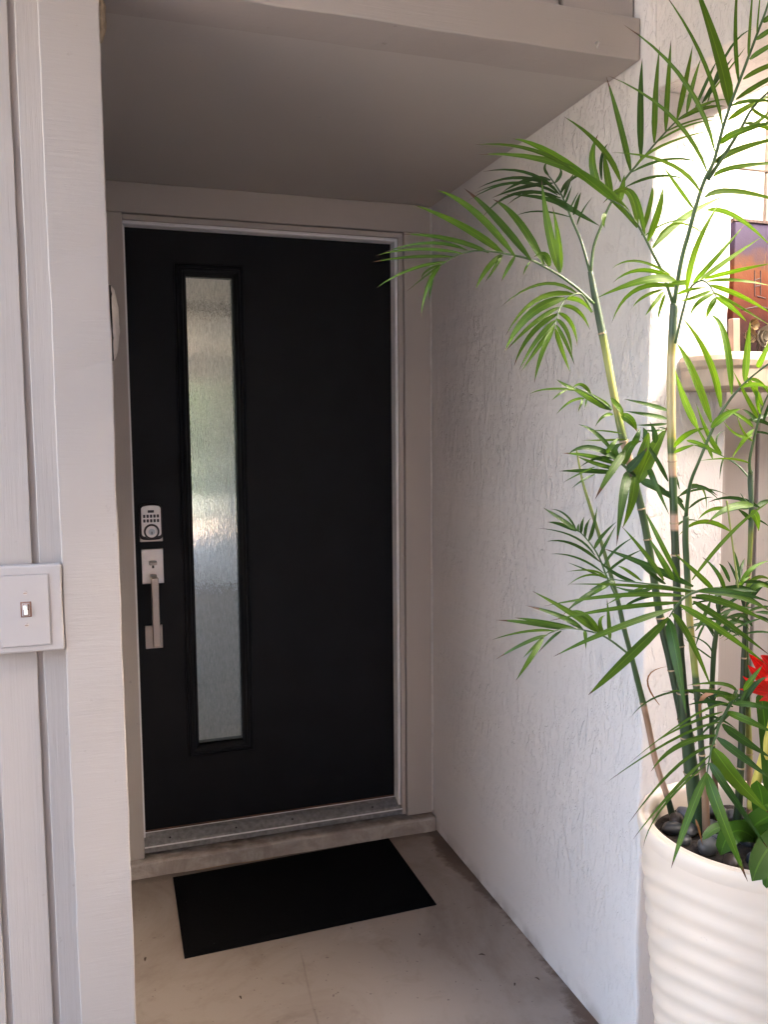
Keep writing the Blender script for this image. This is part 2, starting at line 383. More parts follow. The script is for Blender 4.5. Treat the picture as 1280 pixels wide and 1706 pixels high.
# --- over the recess
sof = box('soffit', -.069, XR-.0005, -1.163, .05, ZS, ZS+.12, M['soffit']); tag(sof, 'dark flat soffit panel over the entry recess', 'soffit')
bmx = wavy_box('beam', -.0653, XR-.002, -1.286, -1.1655, 2.1495, 2.236, M['beam'], None, .05, .001, .003, 8)
tag(bmx, 'painted timber beam along the front edge of the soffit', 'beam')
usw = thing('upper_siding', (.5, -1.25, 2.236), 'painted siding strip above the timber beam', 'siding')
box('backing', -.0652, XR+.2, -1.244, -1.10, 2.2375, 2.75, M['siding'], usw)
for a, b in ((-.0645, .245), (.255, .545), (.555, .850), (.860, XR-.004)):
    box('board', a, b, -1.262, -1.245, 2.2378, 2.74, M['siding'], usw, .003)

# --- door surround
ds = thing('door_surround', (.45, -.06, -.05), 'painted flat boards and white metal trim framing the black door', 'door frame')
wavy_box('left_casing', -.0695, -.0110, -.060, .06, -.058, 2.061, M['casing'], ds, .06, .0006, .002, 11)
wavy_box('head_casing', -.0695, 1.0265, -.0605, .06, 2.0625, ZS-.001, M['casing'], ds, .06, .0006, .002, 12)
wavy_box('right_casing', .9295, 1.0265, -.0615, .06, -.050, 2.061, M['casing'], ds, .06, .0006, .002, 13)
box('jamb_strip', .9095, .9265, -.054, .06, -.045, 2.0555, M['casing'], ds, .0015)
box('jamb_strip', -.0105, .9262, -.0545, .06, 2.0415, 2.0585, M['casing'], ds, .0015)
box('weatherstrip', .8985, .9085, -.048, .0, -.030, 2.0405, M['alu'], ds, .0012)
box('weatherstrip', -.0105, .8982, -.0485, .0, 2.0300, 2.0405, M['alu'], ds, .0012)
box('weatherstrip', -.0108, -.0050, -.030, .0, -.030, 2.0295, M['alu'], ds, .001)
wavy_box('caulk_bead', 1.0275, 1.0352, -.058, -.02, -.045, ZS-.002, M['caulk'], ds, .03, .0012, .002, 14)

# --- concrete curb, threshold
cb = wavy_box('concrete_curb', -.0690, XR-.0012, -.092, .10, ZF-.1, -.0535, M['curb'], None, .012, .0030, .010, 15)
tag(cb, 'rough worn concrete curb under the metal threshold', 'curb')
th = thing('threshold', (.45, -.04, -.04), 'ribbed metal threshold under the black door', 'threshold')
prof = [(-.002, .006), (-.010, .0075), (-.026, .003), (-.054, -.013), (-.059, -.016), (-.062, -.022), (-.062, -.036), (-.002, -.036)]
x0, x1 = -.0098, .9088
vv = [(x, y, z) for x in (x0, x1) for y, z in prof]; n = len(prof)
mk('sill_plate', vv, [(i, (i+1) % n, n+(i+1) % n, n+i) for i in range(n)] + [tuple(range(n))[::-1], tuple(range(n, 2*n))], M['alu_dull'], th)
for k in range(9):
    y = -.0275-.0029*k; z = .003-(-.026-y)/.028*.016+.0004
    box('rib', x0+.002, x1-.002, y-.0012, y+.0012, z-.001, z+.0012, M['alu_dull'], th, .0004)
box('front_lip', x0, x1, -.0650, -.0621, -.0205, -.0160, M['alu'], th, .001)
box('front_face', x0, x1, -.0640, -.0622, -.038, -.0210, M['alu_dull'], th, .0005)
box('back_lip', x0, x1, -.0095, -.0065, .0076, .0098, M['alu'], th, .0005)
for x in (.075, .30, .50, .80):
    bm = bmesh.new(); bmesh.ops.create_uvsphere(bm, u_segments=8, v_segments=5, radius=.004, matrix=Matrix.Translation((x, -.042, -.0055))); bm_obj('screw', bm, M['lock_dark'], th)

# ================================================================== THE DOOR
dr = thing('entry_door', (.45, 0, 0), 'black front door with a tall narrow obscure glass pane', 'door')
GX0, GX1, GZ0, GZ1 = .185, .338, .292, 1.886      # glass
bm = bmesh.new()
X = (-.012, GX0-.012, GX1+.012, .905); Z = (.012, GZ0-.012, GZ1+.012, 2.045)
for i in range(3):
    for j in range(3):
        if i == 1 and j == 1: continue
        bm_box(bm, X[i], X[i+1], 0, .044, Z[j], Z[j+1])
bmesh.ops.remove_doubles(bm, verts=bm.verts, dist=1e-5)
seen = {}
for f in list(bm.faces):
    k = tuple(sorted(v.index for v in f.verts)) if False else tuple(round(c, 4) for c in f.calc_center_median())
    seen.setdefault(k, []).append(f)
bmesh.ops.delete(bm, geom=[f for g in seen.values() if len(g) > 1 for f in g], context='FACES_ONLY')
bm_obj('slab', bm, M['door'], dr)
lf = None
def frame(name, ox0, ox1, oz0, oz1, prof, m, parent):
    """mitred moulding: prof = [(inset, y)]"""
    vs_ = []; n = len(prof)
    for d, y in prof:
        vs_ += [(ox0+d, y, oz0+d), (ox1-d, y, oz0+d), (ox1-d, y, oz1-d), (ox0+d, y, oz1-d)]
    fs = []
    for i in range(n-1):
        for k in range(4):
            fs.append((4*i+k, 4*i+(k+1) % 4, 4*(i+1)+(k+1) % 4, 4*(i+1)+k))
    return mk(name, vs_, fs, m, parent)
lf = frame('glass_frame', .148, .375, .255, 1.925, [(0, -.0005), (.001, -.009), (.003, -.0115), (.0075, -.0125), (.0095, -.0095), (.0125, -.009), (.0145, -.0135), (.019, -.0155), (.0235, -.0135), (.0255, -.009), (.0285, -.0085), (.034, -.003), (.0375, .004)], M['door'], dr)

def glass_mat():
    m, nt, b = mat('rain_glass')
    b.inputs['Transmission Weight'].default_value = 1; b.inputs['Roughness'].default_value = .015; b.inputs['IOR'].default_value = 1.45
    b.inputs['Base Color'].default_value = (.93, .96, .95, 1)
    v = coords(nt, (1, 1, .16)); a = noise_tex(nt, v, 240, 2, .5, .8); c = noise_tex(nt, v, 520, 2)
    # the ripples get weaker toward the hinge-side edge, as in pressed rain glass
    h = mix(nt, .45, a, c)
    st = noise_tex(nt, coords(nt, (1, 1, .24)), 230, 3, .6, .6)  # streaked tint stands in for the highlights on the ripples
    nt.links.new(ramp(nt, mix(nt, .5, st, a), [(.34, (.64, .64, .64)), (.52, (.86, .86, .86)), (.66, (1, 1, 1))]), b.inputs['Base Color'])
    nt.links.new(bump(nt, h, .55, .0016), b.inputs['Normal'])
    return m
M['glass'] = glass_mat()
box('glass_pane', GX0-.008, GX1+.008, .010, .016, GZ0-.008, GZ1+.008, M['glass'], dr)
frame('inner_stop', .160, .363, .267, 1.913, [(0, .0445), (0, .058), (.02, .058), (.026, .046), (.026, .0165)], M['door'], dr)
box('bottom_sweep', -.004, .8975, -.006, .03, .0065, .0128, M['brown_sweep'], dr, .001)

# keypad deadbolt
kx, kz = .0475, 1.073
def rrect(cx, cz, w_, h_, r, n=6, arch=0):
    P = []
    for (sx, sz, a0) in ((1, 1, 0), (-1, 1, 90), (-1, -1, 180), (1, -1, 270)):
        for k in range(n+1):
            a = R(a0+90*k/n); px = cx+sx*(w_/2-r)+r*math.cos(a); pz = cz+sz*(h_/2-r)+r*math.sin(a)
            if arch: pz += (arch if sz > 0 else -arch*.6)*(1-((px-cx)/(w_/2))**2)
            P.append((px, pz))
    if arch:      # subdivide the top and bottom runs so that they can arch
        Q = []
        for (a, b) in zip(P, P[1:]+P[:1]):
            Q.append(a); L = abs(a[0]-b[0])
            if L > .01:
                s = 1 if a[1] > cz else -1
                e = (a[1]-s*abs((arch if s > 0 else arch*.6)*(1-((a[0]-cx)/(w_/2))**2)))
                for k in range(1, 8):
                    x = a[0]+(b[0]-a[0])*k/8; Q.append((x, e+s*(arch if s > 0 else arch*.6)*(1-((x-cx)/(w_/2))**2)))
        P = Q
    return P
def slab_y(name, P, y0, y1, m, parent, cham=.001):
    n = len(P); cx = sum(p[0] for p in P)/n; cz = sum(p[1] for p in P)/n
    sh = [(cx+(x-cx)*(1-cham/.03), cz+(z-cz)*(1-cham/.04)) for x, z in P]
    vs_ = [(x, y1, z) for x, z in P]+[(x, y0+cham, z) for x, z in P]+[(x, y0, z) for x, z in sh]
    fs = [(i, (i+1) % n, n+(i+1) % n, n+i) for i in range(n)]+[(n+i, n+(i+1) % n, 2*n+(i+1) % n, 2*n+i) for i in range(n)]+[tuple(range(2*n, 3*n))]
    return mk(name, vs_, fs, m, parent)
lock = slab_y('keypad_lock', rrect(kx, kz+.004, .0745, .112, .012, arch=.006), -.030, .0, M['lock_dark'], dr, .003)
slab_y('back_plate', rrect(kx, 1.024, .0735, .026, .002), -.016, -.0002, M['nickel'], lock)
slab_y('face_plate', rrect(kx+.0005, kz+.007, .0625, .096, .008, arch=.005), -.0335, -.0295, M['nickel_pale'], lock)
slab_y('badge', rrect(kx, 1.113, .020, .0085, .001), -.0352, -.0334, M['key'], lock)
for r_ in range(2):
    for c_ in range(5):
        slab_y('key_button', rrect(kx-.0215+.0109*c_, 1.0975-.0152*r_, .0073, .0105, .0016, 3), -.0358, -.0334, M['key'], lock, .0008)
bm = bmesh.new(); cyl_y(bm, kx+.0005, 1.0465, .0245, -.040, -.033, 32, .0255); bm_obj('cylinder_ring', bm, M['lock_dark'], lock)
bm = bmesh.new(); cyl_y(bm, kx+.0005, 1.0465, .0185, -.0445, -.038, 32, .0195); bm_obj('cylinder_collar', bm, M['nickel_pale'], lock)
bm = bmesh.new(); cyl_y(bm, kx+.0005, 1.0465, .0105, -.0462, -.044, 24); bm_obj('cylinder_core', bm, M['cylinder'], lock)
box('keyway', kx-.0008, kx+.0022, -.0468, -.0461, 1.0385, 1.0475, M['key'], lock)
# handle set
hs = slab_y('handle_plate', rrect(.0490, .927, .0700, .1165, .001, 2), -.012, 0, M['nickel_pale'], dr, .0012)
box('thumb_latch', .0370, .0620, -.040, -.0122, .9340, .9455, M['nickel'], hs, .003)
box('latch_slot', .0465, .0535, -.0126, -.0119, .9205, .9300, M['key'], hs)
box('upper_arm', .0405, .0600, -.052, -.0122, .8820, .9000, M['nickel'], hs, .002)
box('lower_arm', .0405, .0600, -.052, -.0112, .6760, .6930, M['nickel'], hs, .002)
box('grip', .0400, .0640, -.064, -.0505, .6640, .8960, M['nickel'], hs, .0035)
slab_y('lower_plate', rrect(.0460, .6870, .0560, .0780, .001, 2), -.011, 0, M['nickel'], dr, .0012)

# ================================================================== BEHIND THE GLASS
M['hallw'] = plain('hall_wall_paint', (.60, .55, .49), .7, var=.03)
M['hallf'] = plain('hall_tile', (.30, .262, .225), .8, var=.15, scale=8)
M['halld'] = plain('dark_trim', (.14, .13, .12), .6)
tag(box('hall_floor', -2.4, 3.0, .102, 8.6, -.35, -.004, M['hallf']), kind='structure')
tag(box('hall_ceiling', -2.4, 3.0, .102, 8.6, 2.42, 2.6, M['hallw']), kind='structure')
hw = thing('hall_wall', (.9, 5, 0), 'pale inner wall end seen through the door glass', 'wall')
box('wall_end', .80, 2.6, 4.85, 6.6, -.003, 2.419, plain('white_wall_paint', (.80, .79, .77), .6, var=.03), hw, .004)
box('ceiling_joint', -2.3, 2.9, 4.18, 4.22, 2.385, 2.4195, M['halld'], hw)
box('vent', .70, 1.15, 7.95, 8.25, 2.395, 2.4195, M['halld'], hw)
rw = thing('rear_wall', (0, 8.4, 0), 'rear wall of the hall with its wide open doorway', 'wall')
box('left_panel', -2.4, -1.4, 8.3, 8.45, -.003, 2.419, M['hallw'], rw); box('lintel', -1.399, 2.4, 8.3, 8.45, 2.08, 2.419, M['hallw'], rw)
box('right_panel', 2.401, 3.0, 8.3, 8.45, -.003, 2.419, M['hallw'], rw)
bw = thing('hall_side_wall', (-2.4, 4, 0), 'unseen left hall wall with a gap added to let daylight in', 'wall')
box('lower_panel', -2.55, -2.401, .1, 8.45, -.3, .70, M['hallw'], bw); box('upper_panel', -2.55, -2.401, .1, 8.45, 2.15, 2.6, M['hallw'], bw)
box('pier', -2.55, -2.401, .1, 1.2, .701, 2.149, M['hallw'], bw); box('pier', -2.55, -2.401, 5.2, 8.45, .701, 2.149, M['hallw'], bw)  # gap between these left open to give the hall ambient light
br_ = thing('hall_partition', (3.0, 4, 0), 'plain wall closing the hall on the right', 'wall')
box('panel', 3.001, 3.12, .1, 8.45, -.3, 2.6, M['hallw'], br_)
box('front_panel', 1.30, 3.0, .101, .16, -.3, 2.6, M['hallw'], br_); box('front_panel', -2.4, -.21, .03, .10, -.3, 2.6, M['hallw'], br_)
box('front_panel', -.0695, 1.03, .101, .16, 2.15, 2.6, M['hallw'], br_)
box('front_panel', -.21, -.072, .101, .16, -.3, 2.6, M['hallw'], br_)
# garden beyond the hall
def leafy(name, c, size, nl, ls, m, label, cat, group=None, seed=1):
    rnd = random.Random(seed); vs_ = []; fs = []; c = Vector(c)
    for i in range(nl):
        while True:
            q = Vector((rnd.uniform(-1, 1), rnd.uniform(-1, 1), rnd.uniform(-1, 1)))
            if q.length < 1 + .25*noise.noise(q*3+Vector((seed*9, 0, 0))): break
        if q.length < .5 and rnd.random() < .6: q = q.normalized()*rnd.uniform(.6, 1)
        p = c+Vector((q.x*size[0], q.y*size[1], q.z*size[2]))
        a = Vector((rnd.uniform(-1, 1), rnd.uniform(-1, 1), rnd.uniform(-1, 1))).normalized(); b = a.orthogonal().normalized()
        L = ls*rnd.uniform(.6, 1.3); k = len(vs_)
        vs_ += [p, p+a*L*.5+b*L*.25, p+a*L, p+a*L*.5-b*L*.25]; fs.append((k, k+1, k+2, k+3))
    return vs_, fs
M['hedge'] = plain('hedge_leaf', (.022, .040, .016), .5, var=.5, scale=6)
M['bark'] = plain('hedge_bark', (.12, .085, .06), .9, var=.3)
for i, (x, y, h) in enumerate(((-.6, 13.5, 1.6), (1.4, 13.2, 1.8), (3.4, 13.8, 1.7))):
    t = thing('garden_shrub', (x, y, ZF), ['leafy green shrub behind the hall, glimpsed at the left of the glass', 'leafy green shrub behind the hall, middle of the three', 'leafy green shrub behind the hall, rightmost of the three'][i], 'shrub', 'shrubs behind the house')
    a, b = leafy('crown', (x, y, 1.6), (1.5, .9, h), 3600, .24, None, '', '', seed=i+3); mk('crown', a, b, M['hedge'], t)
    bm = bmesh.new(); tube(bm, [(x, y, ZF-.1), (x+.05, y, .7), (x-.04, y+.05, 1.6)], [.07, .05, .02], 8); bm_obj('trunk', bm, M['bark'], t)
rf = thing('garden_rail', (1, 9.9, ZF), 'white rail fence behind the hall seen low in the glass', 'fence')
M['white'] = plain('white_paint', (.75, .75, .76), .5, var=.04)
box('top_rail', -2, 4, 9.85, 9.89, .36, .40, M['white'], rf, .004)
for k in range(5): box('post', -2+1.5*k-.03, -2+1.5*k+.03, 9.84, 9.90, ZF-.1, .359, M['white'], rf, .004)
bm = bmesh.new(); bmesh.ops.create_uvsphere(bm, u_segments=24, v_segments=14, radius=1, matrix=Matrix.Translation((.78, 7.3, .12)) @ Matrix.Diagonal((.20, .20, .17, 1)))
bl = bm_obj('white_boulder', bm, M['white'], None, True); tag(bl, 'white rounded garden stone glimpsed through the door glass', 'stone')
tag(grid('garden_bed', -3, 5, 8.7, 12.5, ZF-.07, plain('mulch', (.23, .17, .12), .95, var=.4, scale=12), 1, 1))
# roofs
tag(box('shade_roof', -.95, XR-.004, -3.76, -1.312, 2.42, 2.58, M['soffit']), 'unseen flat roof sized to shade the front of the entry', 'roof')  # out of view; edges and height set to limit sky light below
ow = thing('light_block_wall', (0, -3.6, ZF), 'unseen wall added across the walkway to block light from behind', 'wall')
box('panel', -2.6, XR+.2, -3.75, -3.6, ZF-.1, 2.755, M['stucco'], ow, .004)  # added behind the camera to close off frontal sky light
yw = thing('light_block_fence', (2.3, -3.5, ZF), 'unseen tall plank fence added to block low light from the right', 'fence')
M['fence'] = plain('light_block_planks', (.17, .135, .105), .9, var=.2, scale=8)
for k in range(38): box('plank', 2.30, 2.325, -7+.15*k+.004, -7+.15*k+.146, ZF-.07, 2.60, M['fence'], yw, .003)  # out-of-view planks added to keep low sky and sun off the jamb
for k in range(7): box('plank', 1.25+.15*k, 1.396+.15*k, -2.93, -2.905, ZF-.07, 2.70, M['fence'], yw, .003)
tag(box('house_roof', -4.3, 3.3, -1.24, 8.7, 2.76, 2.92, M['soffit']), 'flat house roof over the entry and hall', 'roof')

# ================================================================== RIGHT: SIDING, SHELF, PICTURE
sr = thing('side_siding', (1.8, -1.26, ZF), 'painted siding beyond the stucco wall behind the shelf', 'wall')
box('backing', XR+.2075, 3.2, -1.262, -1.10, ZF-.2, 2.75, M['siding'], sr)
for a, b in ((1.247, 1.377), (1.387, 1.577), (1.587, 1.777), (1.787, 1.977), (1.987, 2.6)):
    box('board', a, b, -1.279, -1.2622, ZF+.01, 1.949, M['siding'], sr, .002); box('board', a, b, -1.279, -1.2622, 1.953, 2.74, M['siding'], sr, .002)
wavy_box('trim', 1.2435, 1.2690, -1.305, -1.2795, ZF+.01, 1.452, M['siding'], sr, .05, .0008, .002, 3)
M['shelf'] = plain('cream_shelf', (.36, .275, .21), .5, var=.08)
bm = bmesh.new()
sx0, sx1, sy0, sy1 = 1.118, 1.62, -1.447, -1.3365
out = []
for k in range(13):
    a = math.pi/2*k/12; out.append((sx0+.075-.075*math.sin(a) if False else sx0+.085*(1-math.sin(a)), sy0+.085*(1-math.cos(a))))
out = out[::1]; out = [(sx1, sy0)]+out+[(sx0, sy1), (sx1, sy1)]
layers = [(1.4460, .012), (1.4490, .004), (1.4540, 0), (1.4890, 0), (1.4960, -.004), (1.5080, -.006), (1.5180, -.002), (1.5240, .006), (1.5262, .016)]
cxm, cym = 1.34, -1.36
rings = [[bm.verts.new((x+(ins if x < cxm else -ins)*(1 if x < sx1-.001 else 0), (y+ins if y < -1.34 else y), z)) for x, y in out] for z, ins in layers]
for A, B in zip(rings, rings[1:]):
    for k in range(len(out)): bm.faces.new((A[k], A[(k+1) % len(out)], B[(k+1) % len(out)], B[k]))
bm.faces.new(rings[0]); bm.faces.new(rings[-1][::-1])
bmesh.ops.recalc_face_normals(bm, faces=bm.faces)
sh = bm_obj('wall_shelf', bm, M['shelf'], None); tag(sh, 'cream wall shelf with a rounded end behind the palm', 'shelf')

def canvas_mat():
    m, nt, b = mat('painted_canvas'); v0 = coords(nt); sp = N(nt, 'ShaderNodeSeparateXYZ'); nt.links.new(v0, sp.inputs[0])
    mr = N(nt, 'ShaderNodeMapRange'); nt.links.new(sp.outputs['Z'], mr.inputs[0]); mr.inputs[1].default_value = 1.53; mr.inputs[2].default_value = 1.83
    f = math_(nt, 'ADD', mr.outputs[0], math_(nt, 'MULTIPLY', math_(nt, 'SUBTRACT', noise_tex(nt, v0, 38, 5, .6), .5), .22))
    col = ramp(nt, f, [(.0, (.012, .005, .005)), (.22, (.028, .007, .006)), (.34, (.065, .012, .006)), (.50, (.095, .021, .007)), (.64, (.11, .033, .010)), (.72, (.07, .03, .022)), (.80, (.034, .022, .045)), (1, (.045, .033, .068))])
    st = noise_tex(nt, coords(nt, (1, 1, .35)), 70, 3); band = ramp(nt, mr.outputs[0], [(.58, (0,0,0)), (.66, (1,1,1)), (.74, (1,1,1)), (.80, (0,0,0))])
    col = mix(nt, math_(nt, 'MULTIPLY', band, ramp(nt, st, [(.58, (0,0,0)), (.66, (.8,.8,.8))])), col, (.17, .085, .028))
    nt.links.new(col, b.inputs['Base Color']); b.inputs['Roughness'].default_value = .7; b.inputs['Specular IOR Level'].default_value = .15
    nt.links.new(bump(nt, noise_tex(nt, v0, 260, 3), .3, .001), b.inputs['Normal'])
    return m
cv = thing('canvas_picture', (1.46, -1.30, 1.527), 'unframed purple and orange canvas picture leaning above the shelf', 'picture')
M['canvas'] = canvas_mat(); M['fringe'] = plain('frayed_edge', (.06, .035, .03), .9, var=.5, scale=150)
box('canvas', 1.276, 1.66, -1.306, -1.283, 1.5275, 1.826, M['canvas'], cv, .002)
wavy_box('frayed_top', 1.2745, 1.661, -1.3075, -1.282, 1.8265, 1.8325, M['fringe'], cv, .006, .0016, 0, 2)
M['ink'] = plain('dark_ink', (.05, .03, .03), .7)
def bar(bm, a, b, r): tube(bm, [a, b], r, 6)
bm = bmesh.new()
for a, b in (((1.333, 1.722), (1.336, 1.664)), ((1.333, 1.700), (1.350, 1.705)), ((1.334, 1.686), (1.352, 1.690)), ((1.350, 1.722), (1.352, 1.668)), ((1.342, 1.665), (1.366, 1.661)), ((1.30, 1.633), (1.35, 1.643)), ((1.35, 1.643), (1.42, 1.630))):
    bar(bm, (a[0], -1.3062, a[1]), (b[0], -1.3062, b[1]), .0013)
bm_obj('brush_marks', bm, M['ink'], cv)
M['pinkwood'] = plain('pale_pink_wood', (.32, .19, .14), .6, var=.1, scale=25)
pw = box('wooden_peg', 1.195, 1.214, -1.405, -1.390, 1.5268, 1.598, M['pinkwood'], None, .002)
pw.rotation_euler = (0, R(-3), 0)
tag(pw, 'flat pink wooden peg standing on the wall shelf', 'peg')
# dried flowers on the shelf
M['petal'] = plain('ivory_petal', (.42, .37, .30), .7, var=.12, scale=40); M['husk'] = plain('tan_husk', (.28, .19, .095), .8, var=.2, scale=60); M['twigd'] = plain('dark_twig', (.05, .032, .025), .8)
def petal_flower(name, c, r, npet, m, label, rows=3, seed=0):
    t = thing(name, (c[0], c[1], 1.526), label, 'flower'); rnd = random.Random(seed); c = Vector(c)
    for row in range(rows):
        for k in range(npet-row):
            a = 2*math.pi*(k+.5*row)/(npet-row)+rnd.uniform(-.2, .2); rr = r*(1-.27*row)
            d = Vector((math.cos(a), -.55-.25*row, math.sin(a))).normalized(); s = d.cross(Vector((0, 1, 0))).normalized(); nrm = s.cross(d)
            V = []; F = []
            for i in range(5):
                u = i/4; wd = rr*.55*math.sin(math.pi*(.15+.72*u)); p = c+d*rr*u-nrm*rr*.25*u*u+Vector((0, -.004*row, 0))
                V += [p-s*wd, p+nrm*wd*.25, p+s*wd]
            for i in range(4):
                for j in range(2): F.append((3*i+j, 3*i+j+1, 3*i+3+j+1, 3*i+3+j))
            mk('petal', V, F, m, t, True)
    bm = bmesh.new(); tube(bm, [c, c+Vector((.004, .01, -.02)), (c.x+.006, c.y+.012, 1.527)], .0018, 6); bm_obj('stem', bm, M['twigd'], t)
petal_flower('dried_rose', (1.272, -1.400, 1.560), .030, 7, M['petal'], 'large ivory dried rose on the shelf before the canvas', 4, 2)
petal_flower('dried_bloom', (1.236, -1.400, 1.561), .019, 6, M['husk'], 'small tan dried bloom between the pink peg and the rose', 2, 5)
petal_flower('dried_bloom', (1.256, -1.390, 1.588), .016, 6, M['husk'], 'tan dried bloom standing just above the ivory rose', 2, 8)
tw = bmesh.new()
for k in range(12):
    x = 1.222+random.uniform(0, .10); y = -1.40+random.uniform(-.012, .02)
    tube(tw, [(x, y, 1.5265), (x+random.uniform(-.012, .012), y, 1.545), (x+random.uniform(-.025, .025), y-.006, 1.556+random.uniform(0, .02))], [.0016, .0013, .0006], 5)
tg = bm_obj('twig_bundle', tw, M['twigd'], None); tag(tg, 'dark tangled twigs under the dried flowers on the shelf', 'twigs')

# ================================================================== SMALL THINGS ON THE WALLS
ls = thing('light_switch', (-.216, -1.284, 1.055), 'painted-over toggle switch on a raised wooden block', 'switch')
wavy_box('mounting_block', -.295, -.1650, -1.3105, -1.2845, .977, 1.132, M['switchp'], ls, .02, .0008, .003, 4)
wavy_box('cover_plate', -.2700, -.1865, -1.3130, -1.3108, .989, 1.117, M['switchp'], ls, .02, .0004, .0022, 6)
box('toggle_slot', -.2345, -.2165, -1.3140, -1.3122, 1.0415, 1.0690, M['rustline'], ls, .0006)
tg_ = box('toggle_surround', -.2320, -.2190, -1.3148, -1.3128, 1.0435, 1.0665, M['switchp'], ls, .0006)
box('toggle_slot_inner', -.2305, -.2205, -1.3154, -1.3138, 1.0445, 1.0655, M['rustline'], ls, .0004)
box('toggle', -.2290, -.2220, -1.3258, -1.3142, 1.0560, 1.0645, M['toggle'], ls, .0015); box('toggle_base', -.2290, -.2220, -1.3182, -1.3142, 1.0460, 1.0550, M['toggle'], ls, .001)
for z in (1.0845, 1.0270):
    bm = bmesh.new(); cyl_y(bm, -.2255, z, .0036, -1.3150, -1.3125, 14); s_ = bm_obj('screw', bm, M['screw'], ls)
    box('screw_groove', -.2283, -.2227, -1.3154, -1.3148, z-.0004, z+.0004, M['rustline'], s_)
# domed plaque on the side wall of the recess
bm = bmesh.new(); nU, nV = 28, 7; cz_, cy_ = 1.597, -1.0
rings = []
for j in range(nV+1):
    a = math.pi/2*j/nV
    rings.append([bm.verts.new((-.0685+.0135*math.sin(a)+(.0025*noise.noise(Vector((k*1.3, j*.9, 2))) if 0 < j < nV else 0), cy_+.055*math.cos(a)*math.cos(2*math.pi*k/nU), cz_+.077*math.cos(a)*math.sin(2*math.pi*k/nU))) for k in range(nU)])
for A, B in zip(rings, rings[1:]):
    for k in range(nU):
        bm.faces.new((A[k], A[(k+1) % nU], B[(k+1) % nU], B[k]))
bmesh.ops.remove_doubles(bm, verts=bm.verts, dist=1e-5); bmesh.ops.recalc_face_normals(bm, faces=bm.faces)
for v in bm.verts: v.co.x += .0085
wp = thing('wall_plaque', (-.0685, cy_, cz_), 'pale oval domed plaque peeking out behind the left post', 'plaque')
bm_obj('dome', bm, M['plaque'], wp, True)
bm = bmesh.new(); A = [bm.verts.new((-.0702, cy_+.056*math.cos(2*math.pi*k/40), cz_+.079*math.sin(2*math.pi*k/40))) for k in range(40)]
B = [bm.verts.new((-.0600+.0020*noise.noise(Vector((k*.9, 0, 5))), cy_+.056*math.cos(2*math.pi*k/40), cz_+(.079+.002*noise.noise(Vector((k*.7, 3, 0))))*math.sin(2*math.pi*k/40))) for k in range(40)]
for k in range(40): bm.faces.new((A[k], A[(k+1) % 40], B[(k+1) % 40], B[k]))
bm.faces.new(B[::-1]); bm.faces.new(A); bmesh.ops.recalc_face_normals(bm, faces=bm.faces)
bm_obj('backing', bm, plain('plaque_shadow_gap', (.02, .014, .012), .9), wp)  # dark disc stands in for the shadow gap behind the dome
bm = bmesh.new(); bmesh.ops.create_icosphere(bm, subdivisions=3, radius=1, matrix=Matrix.Translation((-.0640, -1.255, 2.100)) @ Matrix.Diagonal((.010, .022, .042, 1)))
for v in bm.verts: v.co += v.normal*0 + Vector((noise.noise(v.co*90), noise.noise(v.co*90+Vector((9, 0, 0))), noise.noise(v.co*60)))*.004
tag(bm_obj('mud_nest', bm, M['mud'], None, True), 'small tan mud wasp nest high on the left post edge', 'nest')
# screw hook on the beam
bm = bmesh.new(); hp = [(.9245, -1.284, 2.176), (.9245, -1.300, 2.176)]
hp += [(.9245, -1.300-.009*math.sin(a), 2.167+.009*math.cos(a)) for a in [math.pi*k/8 for k in range(1, 9)]]+[(.9240, -1.296, 2.154)]
hp = [(.9245, -1.286+(p[1]+1.286)*.55, 2.163+(p[2]-2.163)*.6) for p in hp]; tube(bm, hp, .0014, 8); hk = bm_obj('screw_hook', bm, plain('white_coated_hook', (.42, .38, .35), .5), None, True); tag(hk, 'tiny white screw hook under the right end of the beam', 'hook')

# ================================================================== FLOOR THINGS
mt = thing('door_mat', (.46, -.34, ZF), 'plain black rectangular door mat on the concrete', 'mat')
c4 = [Vector((.0755, -.583, 0)), Vector((.8485, -.557, 0)), Vector((.8440, -.0955, 0)), Vector((.0760, -.122, 0))]
def matq(u, v): return c4[0]*(1-u)*(1-v)+c4[1]*u*(1-v)+c4[2]*u*v+c4[3]*(1-u)*v
V = []; F = []; nx, ny = 40, 26
for j in range(ny+1):
    for i in range(nx+1):
        p = matq(i/nx, j/ny); e = min(i, nx-i, j, ny-j); z = ZF+(.0035 if e == 0 else .008)+.0008*noise.noise(p*7)
        V.append((p.x, p.y, z))
for j in range(ny):
    for i in range(nx): F.append((j*(nx+1)+i, j*(nx+1)+i+1, (j+1)*(nx+1)+i+1, (j+1)*(nx+1)+i))
mk('mat_top', V, F, M['mat'], mt)
rim = [i for i in range(nx)]+[nx+(nx+1)*j for j in range(ny)]+[ny*(nx+1)+nx-i for i in range(nx)]+[(ny-j)*(nx+1) for j in range(ny)]
Vr = [V[k] for k in rim]+[(V[k][0], V[k][1], ZF+.0004) for k in rim]; n = len(rim)
mk('mat_edge', Vr, [(i, (i+1) % n, n+(i+1) % n, n+i) for i in range(n)], M['mat'], mt)
M['twig'] = plain('dry_twig', (.26, .17, .10), .8, var=.25, scale=60)
bm = bmesh.new(); tube(bm, spline([(.155, -.108, ZF+.006), (.26, -.1055, ZF+.0075), (.34, -.108, ZF+.006), (.44, -.101, ZF+.0055)], 5), [.0016]*8+[.0014]*4+[.0012, .001, .0008, .0005], 6)
tag(bm_obj('dry_twig', bm, M['twig'], None, True), 'thin dry twig lying between the mat and the curb', 'twig')
M['bit'] = plain('dead_leaf_bit', (.06, .038, .026), .9, var=.4, scale=80)
